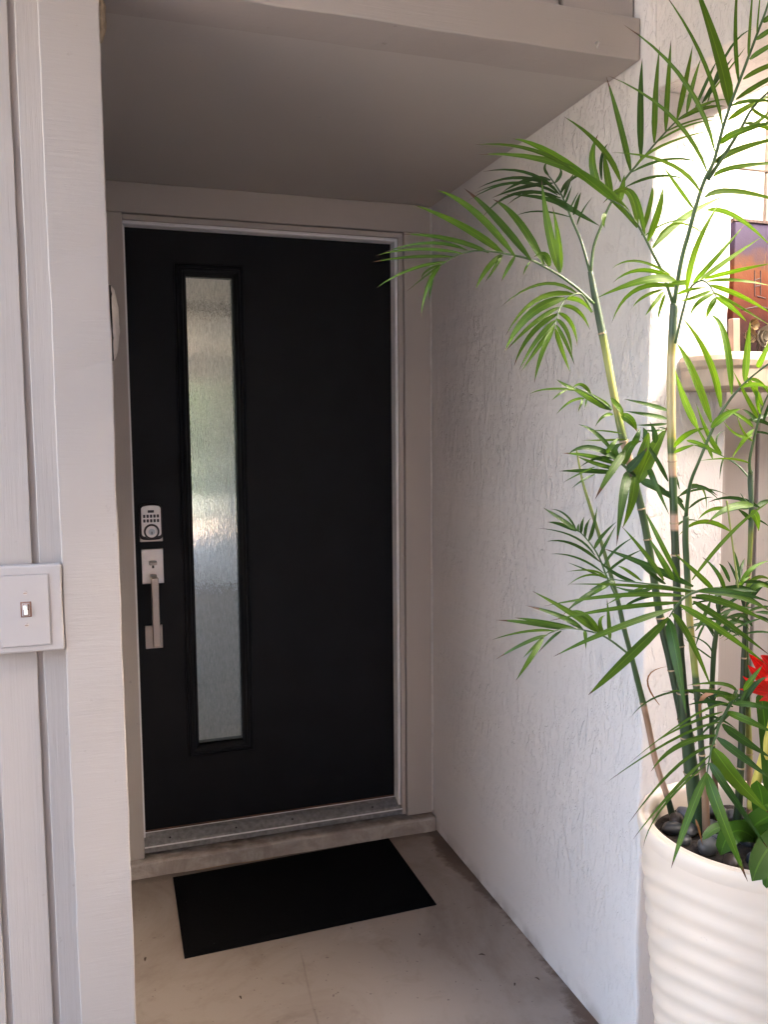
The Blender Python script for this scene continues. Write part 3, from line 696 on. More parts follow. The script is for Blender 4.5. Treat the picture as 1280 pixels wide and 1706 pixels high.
bits = [((.875, -.838), .012, 'dark leaf scrap on the floor between mat corner and wall'), ((.905, -.983), .008, 'tiny dark speck of litter left of the pair near the wall'), ((.972, -.982), .010, 'tiny dark leaf scrap nearest the stucco wall foot'), ((.742, -.69), .006, 'tiny crumb of litter just off the mat near corner'), ((.20, -.80), .009, 'dark leaf scrap on the open floor before the mat'), ((-.03, -.55), .012, 'dark leaf scrap beside the corner post foot')]
for k, ((x, y), s, lb) in enumerate(bits):
    a = random.uniform(0, 3.1); d = Vector((math.cos(a), math.sin(a), 0)); e = Vector((-d.y, d.x, 0)); p = Vector((x, y, ZF+.002))
    V = []; 
    for i in range(5):
        u = i/4; wd = s*.28*math.sin(math.pi*(.1+.85*u)); q = p+d*s*(u-.5)*1.6+Vector((0, 0, .003*math.sin(math.pi*u)))
        V += [q-e*wd, q+e*wd]
    tag(mk('leaf_scrap', V, [(2*i, 2*i+1, 2*i+3, 2*i+2) for i in range(4)], M['bit'], None), lb, 'litter', 'leaf scraps on the floor')

# ================================================================== PLANTER
PX, PY, PR = 1.060, -1.657, .620
pt = thing('planter', (PX, PY, ZF), 'tall cream planter with wavy ridges beside the stucco wall', 'planter')
nA = 144
def ring(r, z, wave=0.0):
    out = []
    for k in range(nA):
        a = 2*math.pi*k/nA; rr = r
        if wave:
            ph = (PR-z)/.042 + .34*math.sin(a*2+.6) + .18*math.sin(a*3+2.1+z*3)
            s = math.sin(2*math.pi*ph); rr += wave*(s if s > 0 else s*.75)
        out.append((PX+rr*math.cos(a), PY+rr*math.sin(a), z))
    return out
def lathe(name, rows, m, parent, closed_end=False):
    V = [p for r_ in rows for p in r_]; F = []
    for j in range(len(rows)-1):
        for k in range(nA): F.append((j*nA+k, j*nA+(k+1) % nA, (j+1)*nA+(k+1) % nA, (j+1)*nA+k))
    if closed_end: F.append(tuple(range((len(rows)-1)*nA, len(rows)*nA)))
    return mk(name, V, F, m, parent, True)
rows = []
for i in range(111):
    z = ZF+.003+(PR-.030-ZF-.003)*i/110; t_ = (z-ZF)/(PR-ZF)
    fade = min(1, max(0, (PR-.045-z)/.03)); r_ = .140+.068*t_**.95
    rows.append(ring(r_, z, .0023*fade+1e-6))
body = lathe('body', [ring(.001, ZF+.003)]+rows, M['pot'], pt)
rp = [(.2080, -.030), (.2100, -.022), (.2112, -.012), (.2098, -.004), (.2060, -.0005), (.2010, -.0008), (.1985, -.004), (.1965, -.0045), (.1925, -.002), (.1880, -.0022), (.1850, -.006), (.1838, -.014), (.1830, -.03), (.181, -.07)]
lathe('rim', [ring(r_, PR+dz) for r_, dz in rp], M['pot'], pt)
V = []; F = []; n = 40; m_ = 10
for j in range(m_+1):
    for k in range(n):
        a = 2*math.pi*k/n; r_ = .183*j/m_+.0001; x = PX+r_*math.cos(a); y = PY+r_*math.sin(a)
        V.append((x, y, .572+.008*noise.noise(Vector((x*30, y*30, 0)))))
for j in range(m_):
    for k in range(n): F.append((j*n+k, j*n+(k+1) % n, (j+1)*n+(k+1) % n, (j+1)*n+k))
tag(mk('soil', V, F, M['soil'], None), kind='stuff')
pebs = [(1.020,-1.515,.021,'b','blue-grey pebble at the back of the planter beside the thick cane'), (.955,-1.560,.021,'a','grey oval pebble at the planter left near the brown cane'), (.984,-1.572,.020,'c','pale grey pebble behind the hanging palm leaf in the planter'),
 (1.030,-1.580,.022,'a','dark grey pebble in the middle of the planter'), (.966,-1.648,.022,'c','heart-like pale pebble near the planter front rim'), (1.020,-1.708,.018,'b','blue-grey pebble at the planter front by the broad leaf'),
 (1.080,-1.528,.019,'a',0), (.975,-1.703,.019,'d','brownish flat pebble against the planter front rim'), (.985,-1.530,.018,'d','brown pebble by the foot of the slender brown cane'), (1.050,-1.740,.015,'a',0), (.948,-1.605,.014,'a',0), (1.105,-1.552,.020,'a',0), (1.055,-1.640,.018,'a',0), (1.005,-1.630,.017,'b',0),
 (1.10,-1.62,.02,'c',0), (1.11,-1.70,.019,'a',0), (1.07,-1.78,.018,'c',0), (1.14,-1.75,.02,'b',0), (1.17,-1.62,.02,'a',0), (1.00,-1.775,.017,'c',0), (1.15,-1.56,.018,'c',0), (1.20,-1.69,.018,'a',0)]
for k, (x, y, r_, mm, lb) in enumerate(pebs):
    bm = bmesh.new(); rnd = random.Random(k+40)
    bmesh.ops.create_icosphere(bm, subdivisions=3, radius=1)
    for v in bm.verts: v.co *= 1+.16*noise.noise(v.co*1.1+Vector((k*5, 0, 0)))
    sx, sy, sz = r_*rnd.uniform(.95, 1.3), r_*rnd.uniform(.75, .95), r_*rnd.uniform(.55, .75)
    bmesh.ops.transform(bm, verts=bm.verts, matrix=Matrix.Translation((x, y, .572+sz*.75)) @ Matrix.Rotation(rnd.uniform(0, 3), 4, 'Z') @ Matrix.Rotation(rnd.uniform(-.3, .3), 4, 'X') @ Matrix.Diagonal((sx, sy, sz, 1)))
    tag(bm_obj('pebble', bm, M['peb_'+mm], None, True), lb or 'small smooth pebble half hidden under the palm leaves in the planter', 'pebble', 'pebbles in the planter')

# ================================================================== BAMBOO PALM
CANES = [["left",[[0.9921,-1.509,0.575,7.3],[0.9749,-1.511,0.6252,6.1],[0.9503,-1.5092,0.6905,6.1],[0.931,-1.508,0.7669,6.1],[0.9165,-1.5111,0.815,6.1],[0.8981,-1.5118,0.8754,5.5],[0.8817,-1.514,0.9256,4.9],[0.8635,-1.5152,0.9811,4.9],[0.8476,-1.5172,1.0357,4.3],[0.823,-1.5139,1.116,3.7],[0.7955,-1.5094,1.1998,3.1],[0.773,-1.5085,1.2631,2.4],[0.7573,-1.5097,1.3266,1.2]]],
["tall",[[1.0249,-1.5489,0.5752,12.0],[1.0111,-1.543,0.6644,10.2],[0.9954,-1.5356,0.7624,9.0],[0.9802,-1.5306,0.836,8.4],[0.9638,-1.5254,0.909,7.8],[0.9465,-1.5199,0.9815,7.8],[0.9328,-1.515,1.0592,7.2],[0.9186,-1.509,1.1481,7.2],[0.9055,-1.5061,1.2071,7.2],[0.8904,-1.5026,1.2657,7.2],[0.8789,-1.5026,1.3007,7.8],[0.8654,-1.5014,1.3412,7.8],[0.8525,-1.4993,1.3928,7.2],[0.8399,-1.4968,1.4496,7.2],[0.8275,-1.4938,1.5117,7.2],[0.815,-1.4915,1.5676,7.2],[0.8052,-1.4916,1.6061,6.6],[0.7938,-1.4899,1.6589,4.8]]],
["main",[[1.0068,-1.5699,0.5751,15.4],[0.9904,-1.5711,0.6662,14.2],[0.974,-1.5727,0.7536,12.5],[0.9595,-1.5762,0.828,10.7],[0.9477,-1.5795,0.9126,8.9],[0.9371,-1.5834,0.9957,7.7],[0.9279,-1.5868,1.0886,7.1],[0.9184,-1.5913,1.1688,7.1],[0.9096,-1.5941,1.2695,7.1],[0.9007,-1.6001,1.3357,7.7],[0.8928,-1.6066,1.4007,7.7],[0.886,-1.6135,1.4644,7.7],[0.8811,-1.6212,1.5269,7.1],[0.8769,-1.6297,1.5829,6.5]]],
["yellow",[[1.0044,-1.5958,0.5751,7.6],[0.9987,-1.5964,0.6512,7.0],[0.9904,-1.5974,0.7127,5.8],[0.9818,-1.5963,0.7965,5.8],[0.9728,-1.5962,0.868,6.4],[0.9628,-1.5959,0.9387,6.4],[0.9528,-1.5957,1.0086,6.4],[0.9455,-1.5953,1.0889,5.8],[0.9387,-1.5962,1.1572,5.8],[0.9355,-1.6005,1.2026,5.3]]],
["thin",[[1.0641,-1.556,0.5748,6.0],[1.0507,-1.562,0.6541,5.4],[1.0367,-1.5668,0.7437,5.4],[1.0268,-1.5741,0.82,4.8],[1.0187,-1.5833,0.8832,4.8],[1.0127,-1.5933,0.9453,4.8],[1.0108,-1.6047,1.0061,4.2],[1.0033,-1.615,1.0602,3.6]]],
["dark",[[1.0806,-1.5899,0.575,8.3],[1.0814,-1.5929,0.6378,7.7],[1.0831,-1.5941,0.7234,7.1],[1.0828,-1.5936,0.8199,5.9],[1.0825,-1.5931,0.9154,4.8],[1.0824,-1.5951,0.9869,4.2],[1.0834,-1.5974,1.0577,4.2],[1.0828,-1.6004,1.1163,4.2],[1.081,-1.6031,1.1744,4.8],[1.0777,-1.6064,1.2206,4.8],[1.0712,-1.6086,1.2663,4.8],[1.0669,-1.6144,1.2836,4.2]]],
["pale",[[1.1203,-1.5811,0.5748,6.0],[1.1162,-1.5803,0.7018,6.0],[1.1073,-1.5817,0.7892,6.6],[1.099,-1.5846,0.8637,5.4],[1.0919,-1.588,0.9371,4.8],[1.0848,-1.5914,1.0096,4.2],[1.0699,-1.5956,1.0466,3.6]]],
["stalk",[[1.0098,-1.6602,1.051,1.6],[1.0055,-1.6535,1.1067,1.6],[0.9988,-1.6441,1.182,1.6],[0.9944,-1.6379,1.2323,1.9]]]]
FRONDS = [
[[[0.798,-1.4971,1.5984],[0.7608,-1.4989,1.625],[0.7199,-1.4998,1.6479],[0.6865,-1.5042,1.6604],[0.6535,-1.509,1.6704],[0.6158,-1.5127,1.6749],[0.5787,-1.5168,1.6771],[0.542,-1.5216,1.6751],[0.5056,-1.5272,1.6637],[0.4745,-1.5354,1.6443]],5.6,0.1,[[[0.6047,-1.5089,1.6771],[0.5242,-1.5103,1.7193],[0.4386,-1.5069,1.7485],14.7,0],[[0.6239,-1.5155,1.6727],[0.5484,-1.5045,1.748],[0.4834,-1.4944,1.7803],13.7,0],[[0.6586,-1.5108,1.6682],[0.5797,-1.5289,1.733],[0.5168,-1.5376,1.7743],13.6,1],[[0.6886,-1.5047,1.6625],[0.6476,-1.4821,1.7416],[0.6204,-1.4329,1.7916],15.3,0],[[0.7242,-1.5009,1.6511],[0.7098,-1.4828,1.7338],[0.7074,-1.4583,1.8263],17.7,0],[[0.7242,-1.5009,1.6511],[0.719,-1.5045,1.7049],[0.7105,-1.4942,1.7707],13.1,0],[[0.6979,-1.508,1.6592],[0.6862,-1.511,1.6782],[0.6656,-1.5088,1.6743],14.1,0],[[0.5736,-1.5154,1.6751],[0.4885,-1.5337,1.6895],[0.4082,-1.5151,1.6965],9.2,0],[[0.5311,-1.5179,1.6762],[0.4653,-1.4998,1.6883],[0.3992,-1.4496,1.6784],6.3,0],[[0.5156,-1.5301,1.6677],[0.4444,-1.4991,1.677],[0.3802,-1.4638,1.6693],6.2,0],[[0.5046,-1.5271,1.6616],[0.422,-1.5333,1.6558],[0.3563,-1.5188,1.6461],6.1,0],[[0.4835,-1.5377,1.6503],[0.4185,-1.5304,1.6343],[0.3713,-1.4937,1.6083],6.1,0],[[0.4755,-1.5356,1.6453],[0.4558,-1.524,1.6313],[0.4208,-1.5053,1.6015],3.6,0],[[0.4724,-1.535,1.6412],[0.4476,-1.545,1.6083],[0.4377,-1.5334,1.5556],8.1,0],[[0.4612,-1.5328,1.626],[0.4544,-1.5386,1.6037],[0.4514,-1.5379,1.5836],4.1,0],[[0.4746,-1.5352,1.6463],[0.4482,-1.5325,1.6334],[0.4406,-1.5322,1.6191],4.1,0],[[0.6016,-1.5081,1.675],[0.5719,-1.5093,1.6471],[0.5637,-1.4811,1.617],10.6,0],[[0.6036,-1.5087,1.675],[0.5851,-1.5134,1.6491],[0.5709,-1.5066,1.6257],6.4,0],[[0.6249,-1.5159,1.6727],[0.6083,-1.5187,1.6473],[0.6052,-1.5011,1.6293],7.5,0],[[0.6575,-1.5107,1.665],[0.6431,-1.5222,1.6515],[0.647,-1.5035,1.6415],4.3,0]]],
[[[0.8749,-1.6291,1.5829],[0.8534,-1.6278,1.6336],[0.8334,-1.6291,1.6629],[0.8136,-1.6305,1.6917],[0.7937,-1.6324,1.715],[0.7692,-1.6328,1.738],[0.7398,-1.6327,1.7486]],6.3,0.35,[[[0.7963,-1.6341,1.7058],[0.6857,-1.6068,1.7995],[0.5354,-1.5555,1.827],16.2,0],[[0.7644,-1.6312,1.7381],[0.6604,-1.6008,1.8186],[0.5926,-1.5684,1.8538],14.1,0],[[0.6839,-1.6099,1.7984],[0.5948,-1.6185,1.8216],[0.502,-1.6153,1.8204],6.9,0],[[0.7963,-1.6341,1.7058],[0.7847,-1.6194,1.7695],[0.7474,-1.6025,1.7501],13.4,0],[[0.8137,-1.6302,1.6948],[0.7816,-1.6489,1.7496],[0.7585,-1.6481,1.7617],10.1,0],[[0.8182,-1.6327,1.6845],[0.8227,-1.655,1.7314],[0.8291,-1.6562,1.769],13.2,0],[[0.8088,-1.6286,1.6948],[0.8181,-1.6391,1.75],[0.8219,-1.6363,1.7739],9.2,0],[[0.8319,-1.6274,1.6753],[0.898,-1.6228,1.7316],[0.9909,-1.6196,1.7785],13.7,0],[[0.8116,-1.6298,1.6917],[0.8416,-1.6495,1.7123],[0.8786,-1.6644,1.7172],3.1,0],[[0.8318,-1.6275,1.6743],[0.8715,-1.6419,1.7161],[0.9334,-1.659,1.6828],4.1,0]]],
[[[0.7948,-1.4903,1.6589],[0.7991,-1.4926,1.7047],[0.8115,-1.4983,1.7424],[0.8226,-1.5041,1.7744],[0.8365,-1.5114,1.8005],[0.8504,-1.5187,1.8265],[0.8802,-1.5302,1.8632],[0.8957,-1.5386,1.8833],[0.9142,-1.5478,1.9054],[0.9283,-1.5562,1.9209],[0.941,-1.5645,1.9319],[0.9608,-1.5754,1.9406],[0.9782,-1.5857,1.9471]],5.6,0.05,[[[0.8581,-1.5204,1.8353],[0.8211,-1.5372,1.9132],[0.7988,-1.5269,1.9945],11.9,0],[[0.8395,-1.516,1.8178],[0.7887,-1.5267,1.8727],[0.7234,-1.5093,1.9241],10.8,0],[[0.8738,-1.5285,1.8588],[0.8875,-1.5034,1.9692],[0.9073,-1.4778,2.06],13.4,0],[[0.8947,-1.5381,1.8855],[0.8717,-1.5712,1.9531],[0.8594,-1.5977,2.0251],11.7,0],[[0.9121,-1.5472,1.9043],[0.9175,-1.5439,1.9893],[0.9398,-1.5196,2.0799],10.9,0],[[0.9294,-1.5562,1.9241],[0.9279,-1.5797,1.982],[0.9324,-1.5913,2.0382],10.7,0],[[0.9431,-1.5651,1.933],[0.9377,-1.5886,1.9756],[0.9461,-1.5973,2.0161],8.6,0],[[0.9557,-1.5735,1.9428],[0.9538,-1.6068,1.9766],[0.965,-1.6152,2.0061],6.4,0],[[0.9673,-1.5767,1.9492],[0.992,-1.5894,1.993],[1.0383,-1.5684,2.0404],7.6,0],[[0.9681,-1.5821,1.9505],[1.0045,-1.6033,2.0055],[1.0493,-1.5876,2.0517],3.2,0],[[0.9732,-1.5839,1.9493],[0.9813,-1.6256,2.021],[0.9998,-1.6632,2.0441],5.3,0],[[0.9304,-1.5567,1.923],[0.9717,-1.5714,1.9422],[1.0333,-1.5604,1.957],8.7,0],[[0.9431,-1.5652,1.9319],[0.9629,-1.5984,1.9419],[1.0111,-1.6009,1.9525],4.3,0],[[0.9121,-1.5473,1.9032],[0.9454,-1.5744,1.9164],[1.0161,-1.5786,1.9338],3.3,0],[[0.8968,-1.5388,1.8854],[0.9391,-1.5713,1.9084],[0.9835,-1.598,1.9143],4.3,0],[[0.8639,-1.5265,1.8468],[0.9083,-1.5532,1.8798],[0.9932,-1.5883,1.9029],5.5,0],[[0.857,-1.5201,1.8342],[0.9041,-1.5687,1.8483],[0.9704,-1.5851,1.8399],5.4,0],[[0.8487,-1.5199,1.8089],[0.8994,-1.5497,1.824],[0.9421,-1.5793,1.8096],5.5,0],[[0.8283,-1.5049,1.7854],[0.8066,-1.5195,1.8311],[0.7935,-1.5312,1.8613],14.3,0],[[0.8081,-1.502,1.803],[0.7939,-1.4928,1.8571],[0.813,-1.4792,1.9116],15.5,0],[[0.8387,-1.5088,1.7798],[0.8415,-1.5174,1.8036],[0.8434,-1.5214,1.8294],14.4,0],[[0.8088,-1.5003,1.8229],[0.8111,-1.4956,1.8653],[0.8342,-1.4808,1.8969],6.7,0],[[0.8169,-1.5033,1.7633],[0.8089,-1.5081,1.7508],[0.8085,-1.5133,1.7333],10.0,0]]],
[[[0.7937,-1.4902,1.6555],[0.7861,-1.4716,1.7139],[0.7767,-1.454,1.7559],[0.7722,-1.439,1.7871],[0.7674,-1.4242,1.8162],[0.7591,-1.4084,1.8423],[0.7537,-1.3945,1.8593]],5.6,-0.15,[[[0.7738,-1.4522,1.765],[0.7043,-1.4582,1.7696],[0.6506,-1.464,1.7557],3.4,0],[[0.7784,-1.442,1.7767],[0.7399,-1.4274,1.8021],[0.6612,-1.3947,1.8135],10.3,0],[[0.7721,-1.4392,1.7848],[0.7019,-1.4528,1.8056],[0.6401,-1.453,1.7781],6.7,0],[[0.7662,-1.4241,1.8128],[0.6876,-1.4415,1.8424],[0.6062,-1.4184,1.8443],6.7,0],[[0.762,-1.4105,1.8307],[0.674,-1.4242,1.8375],[0.594,-1.4212,1.8121],6.8,0],[[0.7618,-1.4227,1.8128],[0.6869,-1.3937,1.8382],[0.6067,-1.3509,1.8096],5.8,0],[[0.762,-1.4224,1.8163],[0.6946,-1.3836,1.8417],[0.6293,-1.3288,1.8309],5.8,0],[[0.7671,-1.4249,1.8071],[0.6723,-1.4279,1.8078],[0.6017,-1.426,1.7593],6.8,0],[[0.7548,-1.4068,1.8447],[0.6975,-1.4227,1.8354],[0.6411,-1.423,1.8067],9.1,0],[[0.759,-1.4087,1.8388],[0.6841,-1.4243,1.8207],[0.6293,-1.4089,1.8007],7.9,0],[[0.7691,-1.4376,1.7917],[0.7727,-1.4443,1.8079],[0.7869,-1.4329,1.8299],4.6,0],[[0.7786,-1.4413,1.7847],[0.7795,-1.4548,1.7969],[0.7858,-1.4591,1.8117],3.4,0],[[0.7783,-1.4532,1.7695],[0.7796,-1.4635,1.7902],[0.7863,-1.4669,1.8085],7.9,0],[[0.7841,-1.457,1.7502],[0.7801,-1.4824,1.7691],[0.8034,-1.479,1.7979],3.4,0],[[0.7562,-1.4213,1.8071],[0.7823,-1.455,1.7749],[0.815,-1.4887,1.7427],11.4,0],[[0.7726,-1.4267,1.807],[0.7798,-1.4316,1.8342],[0.8009,-1.4175,1.859],6.9,0],[[0.7674,-1.4242,1.8162],[0.7851,-1.4269,1.8415],[0.8221,-1.4197,1.8579],8.1,0],[[0.7623,-1.4098,1.8388],[0.7689,-1.4209,1.853],[0.7745,-1.4038,1.8697],6.9,0],[[0.7569,-1.3957,1.857],[0.7431,-1.4041,1.8669],[0.7587,-1.3896,1.8861],5.8,0]]],
[[[0.7943,-1.4973,1.5827],[0.7761,-1.5012,1.6067],[0.7587,-1.5069,1.6138],[0.7323,-1.5114,1.6033],[0.7166,-1.5197,1.5896],[0.7051,-1.5294,1.575],[0.6946,-1.5397,1.5573],[0.6853,-1.55,1.5441]],4.5,0.1,[[[0.7586,-1.507,1.6127],[0.6914,-1.4935,1.6304],[0.6151,-1.4787,1.5884],6.6,0],[[0.7533,-1.5054,1.6117],[0.665,-1.5226,1.5967],[0.6061,-1.5173,1.5319],10.8,0],[[0.7292,-1.5104,1.6034],[0.6643,-1.4946,1.5719],[0.6348,-1.4542,1.5089],18.7,0],[[0.7123,-1.5187,1.5853],[0.6533,-1.5316,1.5528],[0.6052,-1.5218,1.505],9.7,0],[[0.705,-1.5296,1.5728],[0.6553,-1.5213,1.536],[0.6334,-1.4968,1.4799],10.8,0],[[0.6946,-1.5396,1.5595],[0.6596,-1.5338,1.5231],[0.636,-1.5109,1.4713],9.7,0],[[0.6865,-1.5499,1.5494],[0.6526,-1.5558,1.5111],[0.6278,-1.5361,1.4672],9.5,0],[[0.6853,-1.55,1.5441],[0.647,-1.5772,1.4975],[0.6339,-1.5742,1.4448],10.4,0],[[0.6872,-1.5509,1.542],[0.701,-1.5486,1.5088],[0.7212,-1.5461,1.4658],9.7,0],[[0.6885,-1.5506,1.5494],[0.7002,-1.5664,1.5154],[0.729,-1.5473,1.4797],7.4,0],[[0.6957,-1.5397,1.5616],[0.7134,-1.5475,1.5368],[0.7213,-1.5516,1.4973],8.6,0],[[0.705,-1.5295,1.5739],[0.7298,-1.5338,1.555],[0.7441,-1.5315,1.5137],8.7,0],[[0.7186,-1.5206,1.5874],[0.743,-1.5338,1.5779],[0.7748,-1.5235,1.5458],8.7,0],[[0.7313,-1.5112,1.6023],[0.7479,-1.5336,1.5963],[0.7618,-1.5498,1.5721],9.8,0]]],
[[[0.8769,-1.6297,1.5829],[0.8829,-1.6403,1.6583],[0.8854,-1.6534,1.6962],[0.8887,-1.6663,1.7384],[0.8946,-1.6801,1.7795],[0.8997,-1.6952,1.8048],[0.9053,-1.7082,1.854],[0.9082,-1.7218,1.8875],[0.9147,-1.7361,1.9249],[0.9188,-1.7503,1.9567],[0.9225,-1.7644,1.9876],[0.924,-1.7783,2.0129],[0.9245,-1.7915,2.0422]],8.4,0.2,[[[0.8999,-1.6807,1.7915],[0.8369,-1.6626,1.8847],[0.7471,-1.6138,1.9565],7.0,0],[[0.9023,-1.6943,1.8227],[0.8506,-1.6769,1.9375],[0.7758,-1.6138,2.0424],7.9,0],[[0.9054,-1.7079,1.857],[0.8574,-1.7137,1.9576],[0.7817,-1.7111,2.0508],6.8,0],[[0.9063,-1.7214,1.8846],[0.9066,-1.6899,1.9819],[0.8818,-1.6448,2.1307],19.9,0],[[0.9116,-1.736,1.9163],[0.9207,-1.7131,2.0125],[0.9459,-1.6887,2.1281],6.9,0],[[0.9168,-1.7502,1.951],[0.9175,-1.7511,2.0018],[0.9463,-1.7236,2.1014],4.8,0],[[0.9195,-1.7643,1.9781],[0.9218,-1.7641,2.0147],[0.9428,-1.7447,2.0721],2.8,0],[[0.8881,-1.6801,1.7574],[0.8462,-1.6478,1.8123],[0.7669,-1.5976,1.8382],7.1,0],[[0.8866,-1.6661,1.7333],[0.853,-1.656,1.7789],[0.8418,-1.641,1.807],6.1,0],[[0.9293,-1.7653,2.0007],[0.9384,-1.778,2.0061],[0.9826,-1.7672,2.0354],9.4,0],[[0.9184,-1.7645,1.9725],[0.9294,-1.7826,1.9805],[0.9664,-1.7857,2.002],8.4,0],[[0.9185,-1.751,1.9481],[0.931,-1.7756,1.9577],[0.9571,-1.803,1.9682],8.5,0],[[0.9183,-1.7375,1.923],[0.9484,-1.7573,1.9391],[1.006,-1.7653,1.9568],8.6,0],[[0.9169,-1.7238,1.8962],[0.9672,-1.7373,1.9278],[1.0431,-1.7333,1.9622],8.8,0],[[0.9101,-1.7224,1.8865],[0.9257,-1.7535,1.8845],[0.9672,-1.7782,1.8764],6.7,0],[[0.9143,-1.7097,1.8687],[0.9473,-1.7235,1.8911],[1.0054,-1.7228,1.9188],9.9,0],[[0.9007,-1.7089,1.8304],[0.9016,-1.755,1.8343],[0.9581,-1.7829,1.8481],12.5,0],[[0.9016,-1.6959,1.8038],[0.9501,-1.6993,1.8304],[1.0422,-1.7133,1.8563],12.1,0],[[0.9093,-1.6843,1.7854],[0.9439,-1.7077,1.7982],[1.0462,-1.7375,1.8051],9.0,0],[[0.9038,-1.6696,1.7545],[0.9606,-1.6827,1.7654],[1.07,-1.7029,1.7424],10.2,0],[[0.907,-1.6727,1.7331],[0.9324,-1.7148,1.7138],[0.9812,-1.7474,1.6572],9.0,0]]],
[[[0.8994,-1.6817,1.7795],[0.9171,-1.7027,1.8186],[0.9292,-1.7225,1.8516],[0.9358,-1.741,1.8789],[0.9556,-1.764,1.9052],[0.9697,-1.786,1.9212]],7.1,0.2,[[[0.9342,-1.7232,1.8614],[0.9858,-1.7269,1.8558],[1.0498,-1.7329,1.8263],7.0,0],[[0.9358,-1.741,1.8789],[0.932,-1.7727,1.8535],[0.9779,-1.7938,1.8327],5.7,0],[[0.9223,-1.7212,1.8419],[0.9531,-1.7318,1.8604],[0.9942,-1.7227,1.8936],7.9,0]]],
[[[0.8764,-1.6362,1.5126],[0.8761,-1.6529,1.559],[0.8773,-1.6705,1.6],[0.8819,-1.692,1.6105],[0.8814,-1.7139,1.6009],[0.8791,-1.7367,1.5758]],5.3,0.45,[[[0.8563,-1.6625,1.6124],[0.7897,-1.6704,1.6109],[0.7129,-1.6413,1.5826],15.1,0],[[0.8531,-1.6622,1.6043],[0.7923,-1.6363,1.5998],[0.7572,-1.6207,1.5459],9.3,0],[[0.8536,-1.6611,1.6175],[0.8028,-1.6356,1.6347],[0.7655,-1.6097,1.6162],8.2,0],[[0.847,-1.6583,1.6247],[0.7753,-1.6647,1.6426],[0.7369,-1.6494,1.6307],5.0,0],[[0.8344,-1.6565,1.6004],[0.7901,-1.6656,1.585],[0.7778,-1.6515,1.5687],6.1,0],[[0.8353,-1.6572,1.5963],[0.8022,-1.6771,1.5729],[0.792,-1.6673,1.5531],8.0,0],[[0.8371,-1.6581,1.5922],[0.8222,-1.6677,1.5691],[0.812,-1.6728,1.5441],6.1,0],[[0.8777,-1.6694,1.6122],[0.8503,-1.6706,1.6087],[0.8306,-1.6599,1.6056],10.2,0],[[0.8702,-1.6885,1.6076],[0.8887,-1.7152,1.64],[0.95,-1.7146,1.7024],9.0,0],[[0.8809,-1.6917,1.6115],[0.9283,-1.6994,1.6452],[0.9869,-1.7101,1.6841],9.1,0],[[0.8887,-1.6939,1.6145],[0.9207,-1.7308,1.6222],[0.9775,-1.7524,1.6337],7.9,0],[[0.8788,-1.7126,1.6059],[0.9097,-1.7444,1.6038],[0.9743,-1.7576,1.5949],5.9,0],[[0.8814,-1.714,1.5999],[0.9232,-1.738,1.5813],[0.9718,-1.7625,1.5476],8.9,0],[[0.8729,-1.7337,1.5856],[0.8892,-1.7784,1.5556],[0.9394,-1.7987,1.5217],4.8,0],[[0.8782,-1.7363,1.5767],[0.886,-1.7644,1.5566],[0.9151,-1.7673,1.5334],8.7,0],[[0.8791,-1.7367,1.5758],[0.8635,-1.7406,1.5592],[0.8695,-1.725,1.5432],9.8,0],[[0.8747,-1.7346,1.5826],[0.8424,-1.7375,1.5655],[0.8384,-1.7239,1.5471],7.8,0],[[0.8849,-1.716,1.5909],[0.8393,-1.7292,1.5753],[0.8261,-1.7131,1.5724],6.9,0],[[0.8722,-1.6694,1.5939],[0.8721,-1.6931,1.6669],[0.9211,-1.6936,1.7476],11.0,0],[[0.8575,-1.6648,1.592],[0.8631,-1.6919,1.5958],[0.8991,-1.6922,1.6004],6.0,0]]],
[[[0.9355,-1.6005,1.2026],[0.9229,-1.6247,1.2598],[0.9186,-1.6529,1.3041],[0.9349,-1.6842,1.3858],[0.9535,-1.7191,1.4376],[0.9792,-1.7577,1.475]],7.8,0.5,[[[0.9206,-1.6807,1.3735],[0.8914,-1.6656,1.4607],[0.8807,-1.6337,1.514],14.6,0],[[0.9374,-1.6837,1.3993],[0.9092,-1.6827,1.4832],[0.8623,-1.6711,1.552],12.4,0],[[0.9335,-1.7142,1.4205],[0.926,-1.7015,1.5191],[0.9145,-1.6779,1.557],12.2,0],[[0.9555,-1.7194,1.4416],[0.9604,-1.7174,1.4912],[0.9702,-1.711,1.5454],13.2,0],[[0.9532,-1.7504,1.4633],[0.9514,-1.7639,1.4788],[0.9589,-1.7729,1.5101],10.8,0],[[0.8984,-1.6746,1.3622],[0.8805,-1.6589,1.4155],[0.8748,-1.6401,1.4654],13.6,0],[[0.9203,-1.6815,1.3641],[0.9435,-1.6875,1.3857],[0.9819,-1.6837,1.3973],14.6,0],[[0.9576,-1.6642,1.3186],[0.9314,-1.6622,1.3506],[0.9147,-1.6458,1.41],9.5,0],[[0.9421,-1.66,1.3102],[0.9287,-1.6548,1.3411],[0.9052,-1.641,1.3869],6.4,0],[[0.8781,-1.6372,1.3309],[0.8869,-1.6641,1.3551],[0.9295,-1.664,1.3643],10.5,0],[[0.8778,-1.638,1.3214],[0.883,-1.6604,1.3301],[0.9051,-1.6609,1.3351],7.4,0],[[0.8998,-1.6431,1.3424],[0.9164,-1.664,1.335],[0.9465,-1.6776,1.3169],7.4,0],[[0.9484,-1.718,1.4315],[0.9626,-1.7369,1.4366],[0.9812,-1.7578,1.4256],8.1,0],[[0.9634,-1.7216,1.4456],[0.9757,-1.7362,1.4368],[1.0118,-1.7255,1.4072],7.1,0]]],
